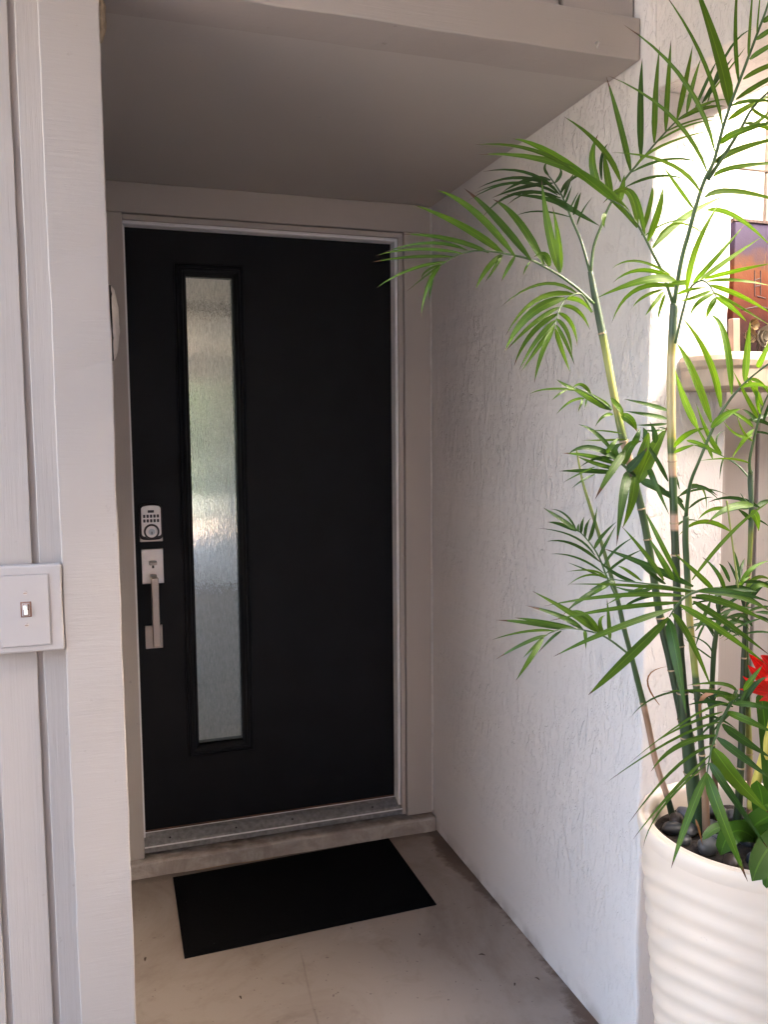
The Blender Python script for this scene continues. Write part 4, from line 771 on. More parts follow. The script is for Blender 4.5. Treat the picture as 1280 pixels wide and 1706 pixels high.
[[[0.822,-1.5236,1.401],[0.7911,-1.5333,1.4161],[0.7597,-1.5429,1.4297],[0.7286,-1.553,1.4386]],5.6,0.2,[[[0.822,-1.5236,1.401],[0.7809,-1.5188,1.4233],[0.7571,-1.4857,1.4426],17.9,0],[[0.7514,-1.5399,1.4331],[0.6992,-1.5121,1.4384],[0.6698,-1.4863,1.4296],4.4,0],[[0.7275,-1.5529,1.4365],[0.7048,-1.556,1.4435],[0.6956,-1.5422,1.4539],6.4,0],[[0.7648,-1.5447,1.4286],[0.7393,-1.5555,1.4439],[0.7332,-1.5348,1.4397],7.6,0],[[0.7141,-1.5486,1.4355],[0.6904,-1.5603,1.4262],[0.6885,-1.5382,1.4165],4.3,0],[[0.753,-1.5417,1.4199],[0.7158,-1.5566,1.4137],[0.6908,-1.5498,1.3903],5.4,0],[[0.7509,-1.5411,1.4189],[0.7387,-1.5534,1.4075],[0.7423,-1.5394,1.396],4.3,0],[[0.7572,-1.5431,1.4188],[0.7469,-1.558,1.4117],[0.7534,-1.5435,1.4025],3.3,0],[[0.8248,-1.5255,1.3909],[0.7954,-1.5413,1.3883],[0.7862,-1.5261,1.3687],6.6,0],[[0.8227,-1.5218,1.4223],[0.8288,-1.5426,1.4005],[0.8382,-1.5387,1.3839],11.1,0],[[0.8397,-1.5305,1.3897],[0.8509,-1.5451,1.3793],[0.8719,-1.5341,1.3592],17.9,0]]],
[[[0.8592,-1.5475,1.2775],[0.838,-1.5533,1.2916],[0.817,-1.5595,1.3033],[0.792,-1.5643,1.3148]],6.7,-0.05,[[[0.7966,-1.5647,1.3268],[0.7618,-1.5654,1.3576],[0.7308,-1.5591,1.3729],8.7,0],[[0.8212,-1.5608,1.3033],[0.7553,-1.5626,1.3305],[0.7159,-1.5502,1.3189],12.0,0],[[0.8147,-1.5591,1.2989],[0.7667,-1.5445,1.3148],[0.7337,-1.4979,1.32],9.9,0],[[0.8103,-1.5584,1.2912],[0.7668,-1.5588,1.302],[0.7368,-1.5464,1.3153],8.8,0],[[0.81,-1.559,1.2846],[0.7599,-1.5399,1.2883],[0.7194,-1.5124,1.287],10.0,0],[[0.8265,-1.5624,1.3054],[0.7817,-1.5549,1.3126],[0.7397,-1.5503,1.2946],6.6,0],[[0.8293,-1.5615,1.3241],[0.7861,-1.582,1.2882],[0.7521,-1.584,1.2383],16.3,1],[[0.8322,-1.5604,1.345],[0.7897,-1.5573,1.3443],[0.7557,-1.5309,1.3434],4.4,0],[[0.8154,-1.568,1.3561],[0.7744,-1.5807,1.3606],[0.7537,-1.5602,1.362],3.2,0],[[0.7673,-1.5582,1.2954],[0.7371,-1.5529,1.2827],[0.7111,-1.5426,1.2675],3.3,0],[[0.7669,-1.5593,1.2823],[0.7293,-1.5803,1.2732],[0.7137,-1.5679,1.2579],4.3,0],[[0.788,-1.5625,1.3203],[0.7927,-1.5761,1.3367],[0.8172,-1.5577,1.3495],9.8,0],[[0.8652,-1.5507,1.264],[0.8862,-1.56,1.3189],[0.9211,-1.561,1.3688],30.2,0],[[0.8591,-1.5479,1.2731],[0.8646,-1.5698,1.3304],[0.8644,-1.5819,1.3579],19.9,0],[[0.8497,-1.5441,1.281],[0.8141,-1.5788,1.247],[0.7971,-1.5863,1.1516],19.7,0],[[0.8594,-1.5472,1.2809],[0.8508,-1.5536,1.2331],[0.8473,-1.5295,1.1767],19.1,0],[[0.8685,-1.5514,1.2685],[0.8871,-1.579,1.2549],[0.9107,-1.5992,1.2311],17.8,0],[[0.8854,-1.5546,1.2919],[0.8757,-1.5873,1.2656],[0.9027,-1.5951,1.2055],12.1,0],[[0.8423,-1.5648,1.3339],[0.8368,-1.5852,1.3493],[0.8491,-1.5779,1.3667],13.1,0],[[0.8743,-1.5617,1.3269],[0.869,-1.5685,1.3491],[0.8705,-1.5548,1.3669],15.5,0],[[0.8895,-1.5657,1.3378],[0.8902,-1.5641,1.3556],[0.889,-1.5505,1.3769],12.3,0],[[0.8329,-1.5511,1.2972],[0.8416,-1.5565,1.3305],[0.8636,-1.5616,1.3414],20.0,0],[[0.8202,-1.5605,1.3033],[0.8058,-1.5623,1.3255],[0.8179,-1.5724,1.3386],15.4,0],[[0.8378,-1.5538,1.2861],[0.8486,-1.566,1.3029],[0.8676,-1.5747,1.3304],17.7,0]]],
[[[0.9273,-1.562,1.3576],[0.918,-1.5583,1.3644],[0.9073,-1.5546,1.3667]],4.5,-0.2,[[[0.9234,-1.5569,1.3979],[0.8637,-1.5777,1.4081],[0.8238,-1.563,1.4183],8.8,0],[[0.9218,-1.5578,1.3823],[0.8692,-1.5705,1.3898],[0.8325,-1.5508,1.3969],8.8,0],[[0.9215,-1.5586,1.3733],[0.8836,-1.56,1.3712],[0.8669,-1.5371,1.3716],5.6,0],[[0.9187,-1.5679,1.2658],[0.8858,-1.5717,1.3124],[0.875,-1.5432,1.3502],8.9,0],[[0.9211,-1.5594,1.3632],[0.8906,-1.5598,1.3601],[0.881,-1.5361,1.3626],4.5,0]]],
[[[0.8323,-1.5401,1.041],[0.8206,-1.5414,1.0616],[0.806,-1.541,1.0899],[0.7917,-1.5403,1.1224],[0.7771,-1.5405,1.1447],[0.7542,-1.5376,1.1713],[0.7414,-1.5398,1.1777]],4.6,-0.1,[[[0.7424,-1.5402,1.1777],[0.7036,-1.5419,1.2027],[0.6829,-1.5209,1.2205],8.8,0],[[0.7414,-1.5397,1.1788],[0.718,-1.5383,1.2085],[0.6988,-1.517,1.2175],4.4,0],[[0.7414,-1.5399,1.1766],[0.7104,-1.5346,1.1907],[0.6886,-1.5269,1.1942],7.7,0],[[0.7834,-1.5369,1.1292],[0.7455,-1.5203,1.1653],[0.6916,-1.4802,1.1782],4.5,0],[[0.7915,-1.5408,1.1169],[0.7305,-1.5459,1.1543],[0.6756,-1.5488,1.1617],6.6,0],[[0.8019,-1.5392,1.0944],[0.7576,-1.5161,1.1232],[0.7172,-1.4858,1.1282],4.5,0],[[0.8058,-1.5415,1.0843],[0.7587,-1.5465,1.1048],[0.7295,-1.5292,1.1175],3.9,0],[[0.7445,-1.541,1.1755],[0.7421,-1.5448,1.1838],[0.7476,-1.5375,1.1906],5.5,0],[[0.7532,-1.5372,1.1713],[0.7487,-1.5462,1.1892],[0.7564,-1.5416,1.203],6.6,0],[[0.7603,-1.5402,1.1646],[0.748,-1.5619,1.1864],[0.7616,-1.5557,1.2018],6.6,0],[[0.7701,-1.537,1.157],[0.7592,-1.5681,1.1865],[0.7695,-1.5646,1.2243],7.7,0],[[0.7791,-1.5414,1.1414],[0.7851,-1.5574,1.1676],[0.8061,-1.5715,1.1949],7.8,0],[[0.7907,-1.5398,1.1247],[0.7988,-1.5504,1.1539],[0.831,-1.5339,1.1847],6.7,0],[[0.7986,-1.5439,1.1078],[0.8064,-1.5687,1.1412],[0.842,-1.5798,1.1676],5.5,0],[[0.8062,-1.5406,1.0944],[0.826,-1.5649,1.1229],[0.8704,-1.5678,1.1413],5.6,0]]],
[[[0.8873,-1.7533,1.0969],[0.8424,-1.7496,1.0931],[0.8108,-1.7512,1.0795],[0.7867,-1.7561,1.0562]],6.0,0.05,[[[0.8348,-1.7472,1.0922],[0.7323,-1.7519,1.1106],[0.6195,-1.7197,1.1152],6.8,0],[[0.8177,-1.7526,1.0883],[0.7155,-1.7154,1.0894],[0.6134,-1.6507,1.0662],8.9,0],[[0.8089,-1.7507,1.0775],[0.7101,-1.7241,1.0704],[0.6196,-1.6625,1.0434],8.9,0],[[0.7928,-1.7568,1.0698],[0.6775,-1.7524,1.0412],[0.5926,-1.7234,0.9994],11.5,0],[[0.7858,-1.7559,1.0552],[0.7084,-1.7396,0.982],[0.6668,-1.7086,0.924],17.7,0],[[0.7857,-1.7562,1.0523],[0.7721,-1.7959,1.0014],[0.7761,-1.8192,0.9093],19.1,0],[[0.7916,-1.7572,1.062],[0.8239,-1.764,1.0159],[0.8698,-1.7669,0.9219],11.9,0],[[0.8106,-1.7517,1.0736],[0.8589,-1.7885,1.0385],[0.9477,-1.8037,0.9713],12.7,0],[[0.838,-1.7497,1.0773],[0.8857,-1.7704,1.0436],[0.9543,-1.7985,0.9876],12.9,0],[[0.8422,-1.7501,1.0872],[0.8933,-1.7731,1.0728],[0.9622,-1.7931,1.0374],12.9,0],[[0.8443,-1.7501,1.0941],[0.9042,-1.7724,1.087],[0.9809,-1.7749,1.0516],13.9,0],[[0.8529,-1.7527,1.096],[0.8826,-1.7972,1.0979],[0.9422,-1.8155,1.0794],9.7,0],[[0.8777,-1.7504,1.094],[0.8475,-1.745,1.1233],[0.8151,-1.724,1.1575],10.0,0],[[0.8957,-1.7566,1.0909],[0.8763,-1.7597,1.1249],[0.8693,-1.7303,1.1474],8.0,0],[[0.8184,-1.74,1.1122],[0.7822,-1.7261,1.1875],[0.7831,-1.6907,1.2234],8.9,0],[[0.8027,-1.7452,1.114],[0.7753,-1.7463,1.1525],[0.7661,-1.7242,1.186],10.8,0],[[0.7867,-1.74,1.1142],[0.7531,-1.737,1.1584],[0.722,-1.7124,1.2046],8.8,0],[[0.8389,-1.7476,1.1021],[0.7716,-1.7115,1.1369],[0.7193,-1.6664,1.1611],13.0,0]]],
[[[0.8949,-1.6835,1.0792],[0.8434,-1.6519,1.0878],[0.7908,-1.6202,1.0934],[0.7678,-1.5982,1.0978]],4.2,0,[[[0.8536,-1.655,1.0898],[0.8096,-1.6722,1.1144],[0.7741,-1.6613,1.1462],7.3,0],[[0.8213,-1.6301,1.0932],[0.7887,-1.6317,1.1148],[0.7786,-1.619,1.121],6.4,0],[[0.782,-1.6035,1.0912],[0.7612,-1.603,1.0859],[0.7387,-1.592,1.0756],11.9,0],[[0.7683,-1.5998,1.0827],[0.7202,-1.6043,1.0671],[0.6749,-1.6082,1.0365],7.5,0],[[0.7735,-1.6013,1.0848],[0.7413,-1.6057,1.0735],[0.7105,-1.5741,1.0413],7.5,0],[[0.8479,-1.6549,1.0719],[0.8022,-1.6408,1.0617],[0.7738,-1.6288,1.0376],6.4,0],[[0.8332,-1.6489,1.0847],[0.7991,-1.6447,1.0787],[0.7744,-1.6075,1.0847],7.4,0],[[0.7688,-1.5986,1.0978],[0.7407,-1.5917,1.1115],[0.6968,-1.5812,1.1092],4.3,0],[[0.7729,-1.6001,1.0956],[0.734,-1.5929,1.1034],[0.7082,-1.5665,1.0809],4.3,0],[[0.8111,-1.627,1.0911],[0.7757,-1.6144,1.1075],[0.7462,-1.602,1.1344],7.5,0],[[0.8283,-1.6469,1.089],[0.7891,-1.6325,1.0718],[0.7554,-1.6187,1.0521],5.3,0]]],
[[[0.8115,-1.6047,0.9566],[0.7777,-1.6054,0.9819],[0.7502,-1.6091,0.9972],[0.7178,-1.6117,1.008],[0.6807,-1.6131,1.0145],[0.6488,-1.617,1.0115],[0.6281,-1.625,1.0054]],4.4,0.1,[[[0.7747,-1.6043,0.983],[0.7698,-1.6069,1.0204],[0.7673,-1.604,1.0595],8.7,0],[[0.7573,-1.6117,0.9939],[0.7391,-1.626,1.0235],[0.7562,-1.6161,1.0331],8.5,0],[[0.7503,-1.609,0.9982],[0.7199,-1.6096,1.0334],[0.7049,-1.5836,1.038],12.8,0],[[0.7443,-1.6067,1.0026],[0.6884,-1.6117,1.0416],[0.6216,-1.5966,1.0819],12.7,0],[[0.7148,-1.6106,1.0091],[0.6743,-1.5967,1.0342],[0.6181,-1.5769,1.0528],10.7,1],[[0.7047,-1.6072,1.0102],[0.6323,-1.6126,1.0299],[0.5902,-1.588,1.0355],8.4,0],[[0.6757,-1.6115,1.0135],[0.6165,-1.6027,1.0269],[0.5679,-1.562,1.0275],9.5,1],[[0.6538,-1.6185,1.0135],[0.5919,-1.6277,1.0195],[0.5363,-1.6117,1.0058],5.1,0],[[0.6341,-1.6266,1.0095],[0.5906,-1.6217,0.9962],[0.5532,-1.5909,0.9644],7.2,1],[[0.6301,-1.6254,1.0075],[0.6071,-1.6275,0.9899],[0.5896,-1.624,0.9726],5.2,0],[[0.6281,-1.625,1.0054],[0.5867,-1.6555,0.9798],[0.5606,-1.6544,0.9439],10.1,0],[[0.6715,-1.6105,1.0104],[0.6526,-1.6043,0.9944],[0.6375,-1.5887,0.9681],5.3,1],[[0.7178,-1.6117,1.0069],[0.715,-1.6186,0.9968],[0.7205,-1.6122,0.9731],7.4,0]]],
[[[0.887,-1.8002,0.936],[0.8706,-1.8089,0.9213],[0.8436,-1.8156,0.8916],[0.8283,-1.825,0.8739],[0.8123,-1.834,0.8575],[0.7968,-1.8447,0.8255]],5.9,0.05,[[[0.8479,-1.8154,0.9089],[0.7833,-1.8133,0.8958],[0.7445,-1.7861,0.8616],4.8,0],[[0.8668,-1.8079,0.9184],[0.7909,-1.8105,0.9048],[0.6911,-1.785,0.8294],3.8,0],[[0.8437,-1.8155,0.8926],[0.7564,-1.8152,0.8753],[0.6507,-1.7919,0.8101],4.7,0],[[0.8284,-1.8249,0.8758],[0.7513,-1.8311,0.8699],[0.6988,-1.8366,0.8375],9.4,0],[[0.8144,-1.8341,0.864],[0.7364,-1.8445,0.8412],[0.6675,-1.8254,0.754],5.6,0],[[0.8102,-1.8342,0.849],[0.7288,-1.8487,0.8057],[0.6666,-1.8399,0.7358],5.5,0],[[0.8,-1.8442,0.8423],[0.7036,-1.8613,0.791],[0.6718,-1.8587,0.7296],3.2,0],[[0.7968,-1.8446,0.8265],[0.7527,-1.8577,0.763],[0.7152,-1.8693,0.6961],13.9,0],[[0.7967,-1.8449,0.8236],[0.7936,-1.8862,0.7694],[0.8282,-1.9043,0.6732],20.1,0],[[0.8018,-1.8448,0.8414],[0.8194,-1.8714,0.8003],[0.887,-1.8819,0.7033],13.9,0],[[0.816,-1.8351,0.8593],[0.8425,-1.8557,0.8139],[0.8897,-1.879,0.7602],28.3,0],[[0.8301,-1.8258,0.8719],[0.8537,-1.8573,0.848],[0.8946,-1.8764,0.8129],14.1,0],[[0.8472,-1.817,0.8896],[0.8879,-1.8216,0.8585],[0.9424,-1.8242,0.8223],15.6,0],[[0.8617,-1.8076,0.9049],[0.8761,-1.8441,0.8992],[0.9146,-1.8542,0.8794],13.3,0],[[0.8705,-1.8091,0.9184],[0.8797,-1.8467,0.9269],[0.9139,-1.8534,0.9155],10.4,0],[[0.8773,-1.8103,0.929],[0.8179,-1.8152,0.9465],[0.7477,-1.7943,0.9467],6.7,0],[[0.8879,-1.8006,0.934],[0.8507,-1.8047,0.952],[0.8113,-1.7723,0.9438],6.8,0],[[0.8018,-1.7847,0.9403],[0.727,-1.8015,0.9403],[0.6888,-1.7971,0.9121],3.3,0],[[0.8982,-1.8038,0.9359],[0.896,-1.8255,0.9622],[0.9161,-1.8248,0.9818],9.7,0],[[0.8887,-1.8012,0.9311],[0.859,-1.8152,0.9314],[0.8512,-1.8032,0.9405],9.7,0],[[0.8705,-1.809,0.9203],[0.8507,-1.811,0.935],[0.8359,-1.808,0.9297],8.7,0]]],
[[[1.0656,-1.6203,1.2164],[1.0523,-1.6144,1.2333],[1.0472,-1.6119,1.2423]],3.4,0.3,[[[1.0689,-1.6211,1.2197],[1.0082,-1.6315,1.2181],[0.9559,-1.6334,1.1915],15.5,0],[[1.0248,-1.6074,1.2134],[0.9756,-1.6196,1.215],[0.96,-1.6033,1.1952],7.7,0],[[1.0642,-1.6207,1.2075],[1.0679,-1.6308,1.1981],[1.0764,-1.6287,1.1716],16.8,0],[[1.0265,-1.6119,1.1719],[0.9841,-1.5851,1.1892],[0.9525,-1.5589,1.1615],10.2,0],[[0.9549,-1.5972,1.0818],[0.9989,-1.6535,1.1797],[1.0615,-1.6795,1.2353],7.6,0],[[1.0409,-1.6266,1.0665],[1.0575,-1.6329,1.1006],[1.1096,-1.6238,1.1135],10.1,0],[[1.0458,-1.6294,1.0542],[1.0759,-1.6284,1.0841],[1.1128,-1.6312,1.0731],9.0,0],[[1.0565,-1.6328,1.0541],[1.0698,-1.6449,1.0724],[1.107,-1.6382,1.0574],10.1,0],[[1.0379,-1.6252,1.0711],[1.0351,-1.6405,1.0817],[1.064,-1.6307,1.0897],5.6,0]]],
[[[1.0667,-1.6148,1.278],[1.0582,-1.6202,1.3041],[1.0647,-1.6273,1.3618],[1.0704,-1.6358,1.4034],[1.0832,-1.6467,1.4433]],6.7,0.35,[[[1.0696,-1.6271,1.3806],[1.0327,-1.6382,1.4173],[0.9974,-1.6402,1.4674],8.7,0],[[1.0704,-1.6358,1.4034],[1.038,-1.6464,1.4385],[1.0184,-1.6421,1.4611],9.8,0],[[1.0605,-1.6259,1.3618],[1.0314,-1.6323,1.3389],[1.0165,-1.6213,1.3081],8.8,0],[[1.0596,-1.6252,1.3663],[1.0228,-1.6341,1.3848],[1.0021,-1.6171,1.3995],7.7,0],[[1.058,-1.6206,1.2985],[1.0163,-1.6136,1.308],[0.9787,-1.5773,1.3032],4.4,0],[[1.0586,-1.6274,1.3397],[1.0302,-1.6344,1.3564],[1.0112,-1.6365,1.3891],4.4,0],[[1.0657,-1.6356,1.3892],[1.0492,-1.6435,1.4215],[1.0491,-1.6468,1.4537],6.6,0],[[1.058,-1.6262,1.3508],[1.0279,-1.6218,1.351],[1.0044,-1.6088,1.3788],6.6,0]]],
[[[1.0839,-1.6008,1.2622],[1.0721,-1.5729,1.2935],[1.0592,-1.546,1.3104]],4.6,0,[[[1.0592,-1.546,1.3104],[1.0273,-1.5415,1.3247],[0.999,-1.5242,1.3341],5.8,0],[[1.0624,-1.5472,1.308],[1.0433,-1.5623,1.2937],[1.0455,-1.5559,1.2645],3.5,0],[[1.0538,-1.5439,1.3139],[1.0511,-1.5373,1.3453],[1.0777,-1.5337,1.3615],3.5,0],[[0.9731,-1.5257,1.2297],[0.9933,-1.5608,1.2522],[1.0406,-1.5685,1.2213],4.6,0],[[0.9731,-1.5255,1.2321],[1.0072,-1.5523,1.2479],[1.0423,-1.5807,1.2382],4.6,0],[[0.9962,-1.5307,1.2551],[1.0024,-1.5616,1.2485],[1.0118,-1.5619,1.2079],4.6,0],[[0.9595,-1.5279,1.1601],[0.9722,-1.5464,1.1871],[1.0193,-1.5396,1.1823],4.6,0]]],
[[[0.9896,-1.6185,0.9763],[0.9795,-1.6136,0.9932],[0.9712,-1.6102,1.0011]],3.4,-0.15,[[[0.9898,-1.6181,0.9808],[0.9778,-1.6154,0.9994],[0.9647,-1.6112,1.0109],6.7,0],[[0.9921,-1.6183,0.9875],[0.9924,-1.638,1.0143],[1.0164,-1.6361,1.0291],10.0,0],[[0.9951,-1.6198,0.9818],[1.0109,-1.6329,0.9948],[1.0362,-1.6417,1.0231],10.1,0],[[0.9744,-1.6114,0.9988],[0.9549,-1.6213,0.982],[0.9508,-1.6172,0.9587],4.5,0],[[0.9863,-1.6206,0.9427],[0.9625,-1.6274,0.9692],[0.9271,-1.6125,0.9857],3.3,0],[[0.9859,-1.6214,0.9338],[0.9579,-1.6254,0.9521],[0.9166,-1.6229,0.981],3.3,0],[[1.0003,-1.622,0.9762],[1.0203,-1.6372,1.0064],[1.0593,-1.6326,0.9852],11.2,0],[[0.9867,-1.6111,1.0435],[0.9641,-1.6155,1.0062],[0.9486,-1.6156,0.9881],7.8,0]]],
[[[0.9521,-1.6679,0.8842],[0.9417,-1.6647,0.8821]],3.3,0,[[[0.9522,-1.6678,0.8853],[0.9191,-1.6767,0.8792],[0.9186,-1.6755,0.8435],8.6,2],[[0.8582,-1.6393,0.8644],[0.8382,-1.6299,0.9139],[0.8861,-1.6255,0.9304],3.3,2],[[0.913,-1.6767,0.6579],[0.9162,-1.6833,0.6378],[0.9329,-1.6735,0.6021],4.3,2]]]]

bp = thing('bamboo_palm', (PX, PY, .572), 'tall bamboo palm with green canes growing from the cream planter', 'palm')
STOPS = {
 'left': [(.5, GD), (.62, GD), (.635, PK), (.80, BR), (.815, PK), (.825, GM), (1.05, GM), (1.3, YG)],
 'tall': [(.5, GD), (.95, GD), (1.15, GM), (1.27, GD), (1.285, BR), (1.33, PK), (1.345, GM), (1.39, YG), (1.40, YE), (1.48, (.36,.38,.11)), (1.535, YG), (1.545, GB), (1.7, GB)],
 'main': [(.5, (.03,.075,.03)), (.9, GD), (1.175, GD), (1.18, PK), (1.205, PK), (1.21, GM), (1.275, GM), (1.28, PK), (1.315, CR), (1.318, GM), (1.345, YG), (1.35, YE), (1.37, CR), (1.49, CR), (1.50, YE), (1.53, GB), (1.7, GB)],
 'yellow': [(.5, BR), (.70, BR), (.72, GD), (.85, GD), (.895, GM), (.90, YG), (1.0, YE), (1.04, YG), (1.09, GM), (1.25, GM)],
 'thin': [(.5, BR), (.68, BR), (.72, GM), (1.1, GM)],
 'dark': [(.5, GD), (.85, GD), (1.0, GD), (1.03, BR), (1.10, BR), (1.11, YG), (1.16, YG), (1.18, GB), (1.3, GB)],
 'pale': [(.5, PK), (.69, PK), (.71, YE), (.80, YG), (.84, GM), (1.1, GM)],
 'stalk': [(.5, YG), (1.3, YG)]}
NODES = {'left': [.82, .98], 'tall': [.70, .79, .89, .99, 1.06, 1.15, 1.21, 1.27, 1.34, 1.545], 'main': [.69, .77, .86, .95, 1.04, 1.13, 1.19, 1.30], 'yellow': [.74, .88, 1.02], 'thin': [.74, .86], 'dark': [.70, .80, .92, 1.10, 1.2], 'pale': [.72, .86], 'stalk': []}
M['ring'] = plain('cane_scar', (.30, .22, .14), .7, var=.25, scale=90)
for kind, pts in CANES:
    sp_ = spline([p[:3] for p in pts], 6); rr = []
    for i in range(len(pts)-1):
        for k in range(6): rr.append((pts[i][3]*(1-k/6)+pts[i+1][3]*k/6)*.001)
    rr.append(pts[-1][3]*.001)
    for i, p in enumerate(sp_):
        for z in NODES[kind]:
            d = abs(p.z-z)
            if d < .009: rr[i] *= 1+.10*(1-d/.009)
    rr = [r_*(1+.03*noise.noise(p*40)) for r_, p in zip(rr, sp_)]
    bm = bmesh.new(); tube(bm, sp_, rr, 14)
    cn = bm_obj('cane', bm, cane_mat('cane_'+kind, STOPS[kind]), bp, True)
    for z in NODES[kind]:
        i = min(range(len(sp_)), key=lambda q: abs(sp_[q].z-z)); j = min(i+1, len(sp_)-1); i = j-1
        d = (sp_[j]-sp_[i]).normalized(); c = sp_[i]+d*max(0, (z-sp_[i].z)); c = c if abs(c.z-z) < .02 else sp_[i]
        bm = bmesh.new(); tube(bm, [c-d*.0016, c, c+d*.0016], [rr[i]*1.03, rr[i]*1.13, rr[i]*1.02], 14, False)
        bm_obj('cane_ring', bm, M['ring'], cn, True)
def leaf_mesh(p0, pm, p2, wd, rnd, nseg=9, fold=.22, blunt=False):
    p0, pm, p2 = Vector(p0), Vector(pm), Vector(p2); ctl = 2*pm-(p0+p2)/2
    V = []; UV = []; F = []; roll_ = rnd.uniform(-.5, .5); tw_ = rnd.uniform(-.35, .35)
    for i in range(nseg+1):
        t = i/nseg; p = p0*(1-t)**2+ctl*2*t*(1-t)+p2*t*t; d = ((ctl-p0)*(1-t)+(p2-ctl)*t).normalized()
        f_ = (CAMP-p).normalized(); f_ = (f_-d*f_.dot(d)).normalized(); s = d.cross(f_)
        a = roll_+tw_*t; s2 = s*math.cos(a)+f_*math.sin(a); n2 = -s*math.sin(a)+f_*math.cos(a)
        if blunt: pr = min(1, t/.3+.35)*math.sqrt(max(0, 1-max(0, (t-.55)/.45)**2.4))
        else: pr = min(1, t/.22+.28)*(1-max(0, (t-.35)/.65)**1.7)
        h = wd*.5*max(pr, .02)/max(.8, math.cos(a))
        edge = 1+.05*noise.noise(p*60)
        V += [p-s2*h*edge+n2*h*fold, p-n2*h*fold*.3, p+s2*h*edge+n2*h*fold]; UV += [(0, t), (.5, t), (1, t)]
    for i in range(nseg):
        for j in range(2): F.append((3*i+j, 3*i+j+1, 3*i+3+j+1, 3*i+3+j))
    return V, F, UV
rnd = random.Random(11)
for rp_, w_, hue, lv in FRONDS:
    s_ = spline(rp_, 4); n = len(s_)
    bm = bmesh.new(); tube(bm, s_, [w_*.0005*(1-.65*i/(n-1)) for i in range(n)], 8)
    fr_ = bm_obj('frond', bm, M['rachis'], bp, True)
    for p0, pm, p2, wd, fl_ in lv:
        h = hue+rnd.uniform(-.12, .12)
        mm = M['leaf_dry'] if fl_ == 2 else M['leaf_tip'] if fl_ == 1 else M['leaf_young'] if h > .3 else M['leaf_mid'] if h > -.02 else M['leaf_deep']
        V, F, UV = leaf_mesh(p0, pm, p2, wd*.00086+.0003, rnd)
        mk('leaf', V, F, mm, fr_, True, UV)

# ================================================================== BROMELIAD
bo = thing('bromeliad', (1.10, -1.70, .575), 'bromeliad with red bracts and broad leaves in the planter', 'plant')
BROM = [('leaf', [1.0672, -1.6598, 0.5853], [0.9864, -1.6926, 0.6309], [0.9464, -1.7039, 0.5975], 37.3),
 ('leaf', [1.0629, -1.6382, 0.5759], [1.054, -1.6727, 0.6263], [1.0567, -1.7519, 0.6914], 38.2),
 ('leaf', [1.0548, -1.7563, 0.6383], [0.9457, -1.8233, 0.6715], [0.8719, -1.8651, 0.646], 43.8),
 ('leaf', [1.0332, -1.6471, 0.6026], [0.9741, -1.6676, 0.6295], [0.924, -1.6839, 0.6198], 16.7),
 ('leaf', [1.0903, -1.6471, 0.5756], [1.0803, -1.6581, 0.6476], [1.0569, -1.666, 0.7069], 34.2),
 ('leaf', [1.1012, -1.6507, 0.5755], [1.1151, -1.6475, 0.6558], [1.1285, -1.6453, 0.7246], 39.2),
 ('leaf', [1.0759, -1.6626, 0.5853], [1.0347, -1.7493, 0.6438], [0.9978, -1.8403, 0.6711], 42.7),
 ('leaf', [1.0234, -1.7486, 0.612], [0.9415, -1.8257, 0.6318], [0.9221, -1.8423, 0.6129], 17.9),
 ('leaf', [1.0979, -1.6687, 0.5964], [1.0894, -1.6454, 0.812], [1.0662, -1.653, 0.8748], 27.3),
 ('bract', [1.0787, -1.6761, 0.8973], [1.0533, -1.6757, 0.9256], [1.0229, -1.6738, 0.9526], 28.7),
 ('bract', [1.0834, -1.6792, 0.8806], [1.034, -1.6916, 0.9139], [1.0059, -1.6907, 0.9385], 21.8),
 ('bract', [1.1032, -1.6661, 0.8633], [1.0475, -1.678, 0.8817], [0.9949, -1.681, 0.8925], 14.3),
 ('bract', [1.0906, -1.6718, 0.872], [1.0488, -1.6671, 0.8898], [1.0241, -1.6574, 0.9077], 13.3),
 ('bract', [1.0812, -1.6887, 0.8836], [1.0449, -1.7036, 0.936], [1.0136, -1.7122, 0.9608], 28.1),
 ('bract', [1.0917, -1.6921, 0.8836], [1.0963, -1.6993, 0.9356], [1.1077, -1.7004, 0.9628], 28.5),
 ('bract', [1.0731, -1.6979, 0.8703], [1.0282, -1.7239, 0.8884], [0.9942, -1.7341, 0.8864], 17.1),
 ('bract', [1.0489, -1.7296, 0.8988], [0.9974, -1.7622, 0.9347], [0.9606, -1.7816, 0.9385], 18.6)]
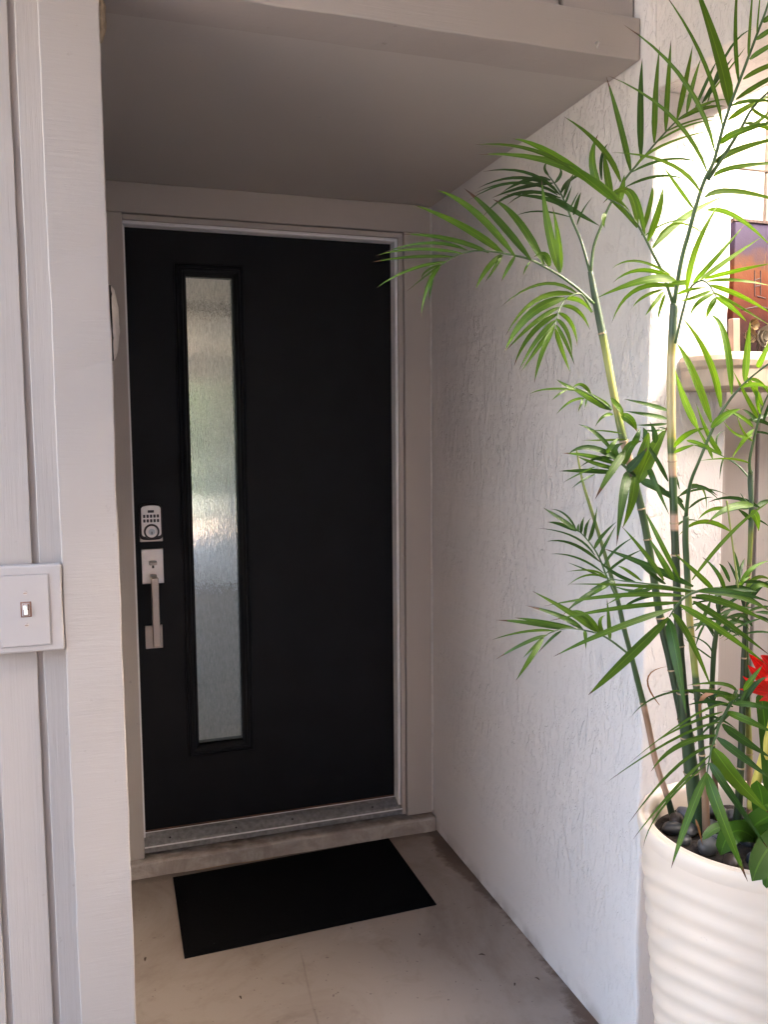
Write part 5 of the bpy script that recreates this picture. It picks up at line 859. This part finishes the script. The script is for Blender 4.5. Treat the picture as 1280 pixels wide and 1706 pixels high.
STALK = [[1.1023, -1.6044, 0.6212], [1.0928, -1.6268, 0.6864], [1.0932, -1.651, 0.7666], [1.0934, -1.6737, 0.8609]]
HUBS = [([1.0375, -1.6261, 1.0599], 9, 0.1), ([1.0153, -1.6024, 1.0111], 8, 0.09), ([0.9086, -1.7675, 0.9088], 7, 0.08), ([1.0766, -1.6035, 1.209], 5, 0.09), ([1.0788, -1.604, 0.9891], 8, 0.1), ([1.0116, -1.5975, 0.8289], 6, 0.07), ([1.0808, -1.6103, 1.3731], 6, 0.08), ([0.9561, -1.5831, 1.2341], 5, 0.08), ([1.0468, -1.6629, 1.0377], 7, 0.1)]
# thin leaflets crowding the lower right of the palm, too many and too small to pick apart
rnd = random.Random(21); V = []; F = []; UV = []
for hub, n_, ln in HUBS:
    hub = Vector(hub)
    for k in range(n_):
        a = rnd.uniform(-.5, math.pi+.5); d = r2*math.cos(a)+u2*math.sin(a)*.8+fw*rnd.uniform(-.5, .5); d.normalize()
        L = ln*rnd.uniform(.5, 1.1); p0 = hub+Vector((rnd.uniform(-.015, .015), rnd.uniform(-.015, .015), rnd.uniform(-.03, .03)))
        p2 = p0+d*L-Vector((0, 0, L*rnd.uniform(.1, .45))); pm = (p0+p2)/2+Vector((0, 0, L*rnd.uniform(.06, .16)))
        v, f, uv = leaf_mesh(p0, pm, p2, rnd.uniform(.0035, .0085), rnd, 7); o_ = len(V)
        V += v; UV += uv; F += [tuple(i+o_ for i in q) for q in f]
tag(mk('leaf_mass', V, F, M['leaf_deep'], bp, True, UV), kind='stuff')
rnd = random.Random(5)
for kind, p0, pm, p2, wd in BROM:
    V, F, UV = leaf_mesh(p0, pm, p2, wd*.001, rnd, 10, .18, kind == 'leaf')
    mk('broad_leaf' if kind == 'leaf' else 'bract', V, F, M['leaf_brom' if kind == 'leaf' else 'bract'], bo, True, UV)
bm = bmesh.new(); tube(bm, spline(STALK, 5), .0088, 12); bm_obj('flower_stalk', bm, M['stalk_y'], bo, True)
